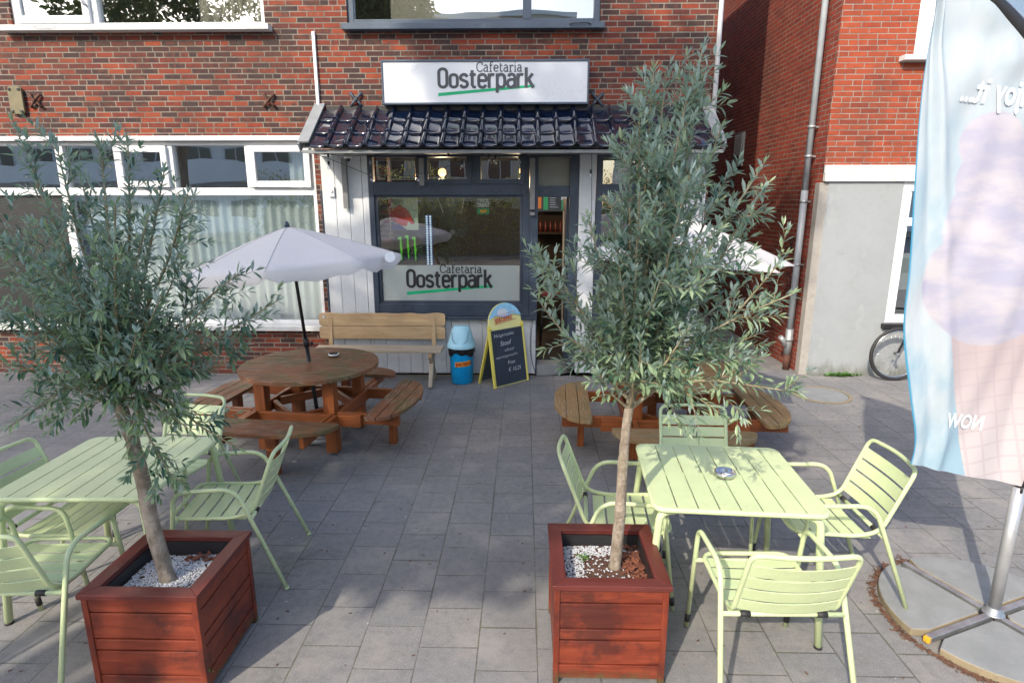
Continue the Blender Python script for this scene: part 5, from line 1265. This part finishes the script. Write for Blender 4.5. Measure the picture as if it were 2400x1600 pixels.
left = spline([Vector(p) for p in ((1.955, 0, .915), (1.955, 0, 1.05), (1.89, 0, 1.3), (1.815, 0, 1.62), (1.798, 0, 1.9), (1.762, 0, 2.3), (1.738, 0, 2.7), (1.752, 0, 3.04), (1.745, 0, 3.22))], 7)
def at_f(path, f):
    x = f * (len(path) - 1); i = min(int(x), len(path) - 2); return path[i].lerp(path[i + 1], x - i)
m_ = MB(); NU, NV = 56, 110
right_path = [Vector((p.x, 0, p.z)) for p in pole]; right_path[0] = Vector((2.525, 0, .80))
for j in range(NV + 1):
    f = j / NV; a = at_f(left, f); b_ = at_f(right_path, f)
    for i in range(NU + 1):
        u = i / NU; p = a.lerp(b_, u); fade = min(1, (1 - u) * 5) * min(1, .25 + u * 5)
        x, z = p.x, p.z
        fold = .016 * math.sin(12 * (x + .32 * z) + 1.5 * mnoise.noise((x * 2, z * 1.2, 0))) * (0.4 + .6 * f) + .004 * math.sin(30 * (x - .25 * z) + 3 * mnoise.noise((x * 3, z * 2, 4))) + .05 * mnoise.noise((x * 2.2, z * 1.4, 7))
        fold += .020 * math.exp(-((u - .13) / .05) ** 2) - .02 * math.exp(-((u - .22) / .05) ** 2)
        # radial creases pulled from the bent pole
        ang = math.atan2(2.95 - z, 2.45 - x + .001); fold += .007 * math.sin(ang * 12) * max(0, min(1, (z - 1.9))) * min(1, u * 3)
        m_.v.append((p.x - O.x, 2.835 + fold * fade - .01 - O.y, p.z - O.z))
for j in range(NV):
    for i in range(NU): m_.face((j * (NU + 1) + i, j * (NU + 1) + i + 1, (j + 1) * (NU + 1) + i + 1, (j + 1) * (NU + 1) + i), None, 0, True)
k = NT('flag_print'); Pp = k.sep(k.pos()); X_, Z_ = Pp[0], Pp[2]
def circ(cx, cz, r_, sx=1.0):
    a = k.math('MULTIPLY', k.math('SUBTRACT', X_, cx), sx); b = k.math('SUBTRACT', Z_, cz)
    return k.sstep(k.math('SQRT', k.math('ADD', k.math('MULTIPLY', a, a), k.math('MULTIPLY', b, b))), r_ - .008, r_ + .008, 1, 0)
n1 = k.noise(k.mapv(k.pos(), (3, 1, 1.2)), 1.6, 4, .6)
blue = k.mix(k.sstep(n1, .35, .65), (.36, .55, .69), (.62, .71, .78))
blue = k.mix(k.sstep(Z_, 1.5, 3.0, 0, .45), blue, (.62, .70, .76))
body = k.math('MAXIMUM', circ(2.20, 1.86, .325), k.math('MAXIMUM', circ(2.18, 2.08, .27), k.math('MAXIMUM', circ(2.14, 2.30, .19), circ(2.07, 2.46, .13))))
white = k.mix(k.sstep(k.noise(k.mapv(k.pos(), (1, 1, 2.4)), 3.5, 5, .6), .35, .65), (.50, .51, .67), (.67, .65, .72))
# waffle cone below: widening trapezoid with a lattice
cl_ = k.math('GREATER_THAN', X_, k.math('ADD', 2.02, k.math('MULTIPLY', k.math('SUBTRACT', 1.6, Z_), .28)))
cone = k.math('MULTIPLY', cl_, k.sstep(Z_, 1.62, 1.66, 1, 0))
ga = k.math('FRACT', k.math('MULTIPLY', k.math('ADD', X_, k.math('MULTIPLY', Z_, .25)), 11)); gb_ = k.math('FRACT', k.math('MULTIPLY', k.math('SUBTRACT', Z_, k.math('MULTIPLY', X_, .15)), 12))
grid_ = k.math('MAXIMUM', k.math('LESS_THAN', ga, .14), k.math('LESS_THAN', gb_, .14))
wf = k.mix(k.math('MULTIPLY', grid_, .5), k.mix(k.sstep(Z_, .95, 1.6), (.68, .64, .66), (.63, .54, .56)), (.58, .49, .53))
c = k.mix(cone, blue, wf); c = k.mix(body, c, white)
leftedge = k.math('SUBTRACT', X_, k.ramp(k.math('DIVIDE', k.math('SUBTRACT', Z_, .9), 2.4), [(0, 1.0), (1, 1.0)]))
at_ = k.n('ShaderNodeTexCoord'); uvx = k.sep(k.uv())[0]
c = k.mix(k.sstep(uvx, .006, .02, 1, 0), c, (.06, .36, .60))
c = k.mix(1, c, (.88, .87, .86), 'MULTIPLY'); k.col(c); k.rough(.6)
tl_ = k.n('ShaderNodeBsdfTranslucent'); k.l(c, tl_.inputs[0]); mx = k.n('ShaderNodeMixShader'); mx.inputs[0].default_value = .3
k.l(k.p.outputs[0], mx.inputs[1]); k.l(tl_.outputs[0], mx.inputs[2]); k.l(mx.outputs[0], k.out.inputs[0])
o = m_.build('cloth', k.m, fl); ul = o.data.uv_layers.new(name='UVMap'); dat = []
for pl in o.data.polygons:
    for li in pl.loop_indices:
        vi = o.data.loops[li].vertex_index; dat += [(vi % (NU + 1)) / NU, (vi // (NU + 1)) / NV]
ul.data.foreach_set('uv', dat)
M['flag_white'] = plain('flag_white_print', (.60, .67, .73), .7, .03)
def flag_text(tx, size, x, z, rot, sx):
    o = text_mesh('lettering', tx, size, M['flag_white'], Matrix.Translation((x, 2.80, z)) @ Matrix.Rotation(R(90), 4, 'X') @ Matrix.Rotation(rot, 4, 'Z') @ Matrix.Diagonal((-1, 1, 1, 1)), None, sx=sx, off=.003, ext=.0004)
    o.parent = fl; o.location = -O
    return o
flag_txt = [flag_text('Enjoy it...', .15, 2.24, 2.60, R(-6), .62), flag_text('NOW', .10, 2.28, 1.10, R(-8), .8)]

def drape(o, k_):
    """press the letters onto the folded cloth"""
    from mathutils.bvhtree import BVHTree
    cl = [c for c in kids(fl) if c.name.startswith('cloth')][0]; bv = BVHTree.FromPolygons([tuple(v.co + O) for v in cl.data.vertices], [tuple(p.vertices) for p in cl.data.polygons])
    for v in o.data.vertices:
        hit = bv.ray_cast(Vector((v.co.x, 2.0, v.co.z)), Vector((0, 1, 0)))
        if hit[0]: v.co.y = hit[0].y - .007 + (v.co.y - 2.80) * .5
for o in flag_txt: drape(o, 0)

# ---------------------------------------------------------------- bicycle behind the flag
bk = thing('bicycle', 'parked bicycle leaning against the plaster wall behind the flag, front wheel showing', 'bicycle', (4.70, 7.36, 0))
def wheel(cx):
    w_ = sub('wheel', bk); w_.location = (cx, 0, .345)
    ring = lambda r_: [(r_ * math.cos(2 * math.pi * i / 48), 0, r_ * math.sin(2 * math.pi * i / 48)) for i in range(48)]
    m_ = MB(); m_.tube(ring(.325), .021, 10, closed=True); m_.build('tyre', M['rubber'], w_)
    m_ = MB(); m_.tube(ring(.297), .012, 8, closed=True); m_.build('rim', M['chrome'], w_)
    m_ = MB()
    for i in range(28):
        a = 2 * math.pi * i / 28; m_.tube([(.02 * math.cos(a + .6), .02 * (-1) ** i, .02 * math.sin(a + .6)), (.29 * math.cos(a), 0, .29 * math.sin(a))], .0011, 4)
    m_.tube([(0, -.05, 0), (0, .05, 0)], .02, 10); m_.build('spokes', M['chrome'], w_)
wheel(0); wheel(1.08)
m_ = MB()
for a, b in (((.0, .345), (.16, .80)), ((.16, .80), (.19, .92)), ((.13, .72), (.62, .33)), ((.15, .84), (.70, .80)), ((.62, .33), (.74, .92)), ((.62, .33), (1.08, .345)), ((1.08, .345), (.70, .76))): m_.tube([(a[0], 0, a[1]), (b[0], 0, b[1])], .015, 10)
m_.build('frame', M['black'], bk)
m_ = MB(); m_.tube(spline([(.12, -.28, 1.02), (.16, -.22, 1.04), (.19, 0, .95), (.16, .1, 1.0), (.14, .12, 1.02)], 5), .012, 10); m_.build('handlebar', M['chrome'], bk)
m_ = MB(); m_.prism([(-.13, -.03), (.0, -.06), (.12, -.08), (.13, .08), (0, .06), (-.13, .03)], .05, Matrix.Translation((.76, 0, .93))); m_.build('saddle', M['black'], bk, .015)
m_ = MB(); m_.tube([(.62, -.05, .33), (.62, -.11, .2)], .01, 8); m_.box(.57, .67, -.16, -.1, .185, .205); m_.lathe([(.09, -.02), (.09, .02)], 0, 0, 20) if False else m_.tube([(.62, .02, .33), (.62, -.05, .33)], .05, 16); m_.build('crank', M['chrome'], bk)

# manhole ring, weeds, leaf litter
t = thing('manhole_cover', 'round drain cover set in the paving near the plaster wall', 'manhole cover', (3.50, 6.75, 0))
m_ = MB(); m_.lathe([(.28, .0045), (.28, .009), (.0, .009)], 0, 0, 40, cap0=False, cap1=False, smooth=False); m_.build('lid', M['concrete'], t)
m_ = MB(); m_.lathe([(.325, .004), (.325, .011), (.288, .011), (.288, .004)], 0, 0, 40, cap0=False, cap1=False, smooth=False); m_.build('ring', M['conc_edge'], t)
def weeds(n, fx, mat=None, name='weeds', lb='', cat='weeds'):
    mb = MB(); at = []
    for _ in range(n):
        p, s = fx(); p = Vector(p)
        d = Vector((rn.uniform(-1, 1), rn.uniform(-1, 1), rn.uniform(.3, 1.4)))
        leaf(mb, at, p, d, Vector((0, 0, 1)), s * rn.uniform(.6, 1.2), s * .35, .3, 0)
    o = mb.build(name, mat or M['weed']); tag(o, lb, cat, kind='stuff')
weeds(160, lambda: ((rn.gauss(4.15, .10), 7.56 - abs(rn.gauss(0, .02)), 0.003), .06), lb='small green weeds at the foot of the plaster wall')
weeds(36, lambda: ((.31 + rn.gauss(0, .012), 2.70 + rn.gauss(0, .012), .445), .02), lb='tiny green seedling in the right planter')
weeds(10, lambda: ((-1.43 + rn.gauss(0, .006), 2.36 + rn.gauss(0, .05), .05 + rn.uniform(0, .08)), .02), lb='tiny clover leaves on the side of the left planter')
mb = MB()
for _ in range(1300):
    a = rn.uniform(R(100), R(330)); r_ = .54 + abs(rn.gauss(0, .03)) * (.4 + .9 * abs(mnoise.noise((a * 2.5, 0, 0))) * 2); x, y = FX + r_ * math.cos(a), FY + r_ * math.sin(a)
    th = rn.uniform(0, 3.14); s_ = rn.uniform(.003, .011); mt = Matrix.Translation((x, y, .004 + rn.uniform(0, .01))) @ Matrix.Rotation(th, 4, 'Z') @ Matrix.Rotation(rn.uniform(-.5, .5), 4, 'X')
    mb.box(-s_, s_, -s_ * .35, s_ * .35, -.001, .001, mat=mt)
tag(mb.build('leaf_litter', M['litter']), 'reddish brown leaf litter round the concrete flag base', 'leaf litter', kind='stuff')
mb = MB()
for _ in range(520):
    x, y = rn.uniform(-3.5, 3.5), rn.uniform(2.2, 7.3); s_ = rn.uniform(.003, .010)
    mb.box(-s_, s_, -s_ * .4, s_ * .4, 0, .002, mat=Matrix.Translation((x, y, .003)) @ Matrix.Rotation(rn.uniform(0, 3), 4, 'Z'))
tag(mb.build('paving_litter', M['litter']), 'scattered specks of dry leaf on the paving', 'litter', kind='stuff')

# ================================================================== ACROSS THE STREET (seen in the window panes, shades the terrace)
def foliage(n, blobs, size, rn):
    mb = MB(); at = []
    for _ in range(n):
        (cx, cy, cz, r_, rz_) = rn.choice(blobs); d = Vector((rn.gauss(0, 1), rn.gauss(0, 1), rn.gauss(0, 1))); d.normalize(); d *= rn.uniform(.45, 1) ** .5
        p = Vector((cx + d.x * r_, cy + d.y * r_, cz + d.z * rz_)); leaf(mb, at, p, Vector((rn.uniform(-1, 1), rn.uniform(-1, 1), rn.uniform(-.8, .6))), Vector((rn.uniform(-1, 1), rn.uniform(-1, 1), 1)), size * rn.uniform(.7, 1.3), size * .55, .2, rn.random())
    return mb, at
def street_tree(lb, x, y, h, blobs, n, seed, size=.16, mat='leaf2'):
    rn = random.Random(seed); t = thing('street_tree', lb, 'tree', (x, y, 0), 0, 'trees across the street')
    m_ = MB(); m_.tube(spline([(0, 0, 0), (.05, .03, h * .3), (-.03, .05, h * .6), (0, 0, h)], 5), .2, 12, rad=[.22 - .13 * i / 15 for i in range(16)]); m_.build('trunk', M['bark'], t)
    m_ = MB()
    for b in blobs: m_.tube(spline([(0, 0, h * .45), (b[0] * .5, b[1] * .5, (h * .5 + b[2]) / 2 + .3), (b[0], b[1], b[2])], 4), .05, 8, rad=[.09 - .008 * i for i in range(9)])
    m_.build('limbs', M['bark'], t)
    mb, at = foliage(n, blobs, size, rn); build_leaves(mb, at, 'crown', M[mat], t)
street_tree('tall leafy street tree across the road to the left, shading the terrace', -5.6, -3.4, 6.5, [(-.4, .2, 7.1, 1.6, 1.1), (1.2, .5, 6.4, 1.3, 1.0), (.4, 1.1, 7.6, 1.3, .9), (2.0, .3, 7.5, 1.1, .8), (-.2, -.6, 8.4, 1.2, .7), (1.6, -.2, 8.2, 1.1, .8), (0, 0, 10, 1.8, 1.4), (1.6, .5, 11.3, 1.4, 1.2), (-1.4, .3, 9.3, 1.5, 1.2), (-.2, .2, 12.4, 1.4, 1.1)], 26000, 3, .18)
street_tree('second leafy street tree across the road, further to the left', -10.6, -3.8, 6.5, [(0, .2, 7.0, 1.7, 1.2), (1.6, .5, 8.4, 1.6, 1.2), (-1.4, .4, 7.6, 1.5, 1.0)], 7500, 17)
street_tree('smaller leafy tree standing behind the hedge across the street', 4.5, -13.0, 6.0, [(0, 0, 6.4, 2.2, 1.6), (1.8, .4, 5.4, 1.6, 1.3), (-1.6, .2, 5.8, 1.6, 1.3)], 5000, 9)
hd = thing('hedge', 'long overgrown yellow green hedge across the street', 'hedge', (0, -11.5, 0))
mb, at = foliage(26000, [(x + random.uniform(-.4, .4), -11.6 + random.uniform(-.5, .5), z, 1.1, .9) for x in range(-11, 14) for z in (.6, 1.7, 2.6 + .5 * math.sin(x * .9))], .11, random.Random(2)); o = build_leaves(mb, at, 'foliage', M['hedge'], hd); o.location = (0, 11.5, 0)
m_ = MB(); m_.box(-11.5, 13.5, -12.3, -11.5, 0, 2.0); o = m_.build('inner_twigs', M['bark'], hd); o.location = (0, 11.5, 0)
def block(lb, x0, x1, y, h, mat, bal=True):
    t = thing('apartment_block', lb, 'apartment block', ((x0 + x1) / 2, y, 0), 0, 'apartment blocks across the street'); hw_ = (x1 - x0) / 2
    m_ = MB(); m_.box(-hw_, hw_, -8, 0, 0, h); m_.build('walls', M[mat], t)
    z = .8
    while z < h - 1.5:
        x = -hw_ + .8
        while x < hw_ - 1.8:
            m_ = MB(); m_.box(x, x + 1.5, .0, .03, z, z + 1.5); w_ = m_.build('window', M['dark_glass'], t)
            m_ = MB(); m_.box(x - .06, x, .0, .06, z - .06, z + 1.56); m_.box(x + 1.5, x + 1.56, 0, .06, z - .06, z + 1.56); m_.box(x, x + 1.5, 0, .055, z + 1.5, z + 1.56); m_.box(x, x + 1.5, 0, .055, z - .06, z); m_.box(x + .7, x + .76, .031, .05, z, z + 1.5); m_.build('frame', M['white_paint'], w_)
            x += 2.3
        if bal: m_ = MB(); m_.box(-hw_ + .3, hw_ - .3, .07, 1.2, z - .35, z - .22); m_.box(-hw_ + .3, hw_ - .3, 1.14, 1.2, z - .219, z + .7); m_.build('balcony', M['render_white'], t)
        z += 2.9
    m_ = MB(); m_.box(-hw_ - .1, hw_ + .1, -8.1, .1, h + .003, h + .25); m_.build('roof_edge', M['render_white'], t)
block('white apartment block with long balconies at the left across the street', -34, -12.5, -20, 11, 'render_white')
block('beige apartment block without balconies behind the hedge', -10, 3, -24, 13, 'render_beige', False)
block('white apartment block with balconies at the right across the street', 8, 26, -24, 10, 'render_white')
cr = thing('parked_car', 'silver car parked across the street from the snack bar', 'car', (2.2, -5.3, 0.012))
m_ = MB(); out = [(-2.1, .35), (-2.15, .6), (-1.95, .82), (-1.1, .95), (-.55, 1.38), (.7, 1.42), (1.5, .98), (2.05, .88), (2.15, .55), (2.1, .35)]
m_.prism(out, 1.6, Matrix.Translation((0, .8, 0)) @ Matrix.Rotation(R(90), 4, 'X')); m_.build('body', M['car_paint'], cr, .06)
m_ = MB(); m_.prism([(-.95, .95), (-.5, 1.32), (.66, 1.35), (1.3, .97)], 1.62, Matrix.Translation((0, .81, 0)) @ Matrix.Rotation(R(90), 4, 'X')); m_.build('windows', M['dark_glass'], cr)
for a in (-1.35, 1.35):
    for b in (-.72, .72):
        m_ = MB(); m_.tube([(a, b - .11, .33), (a, b + .11, .33)], .33, 24); w_ = m_.build('wheel', M['rubber'], cr); m_ = MB(); m_.tube([(a, b - .115, .33), (a, b + .115, .33)], .2, 16); m_.build('rim', M['alu'], w_)
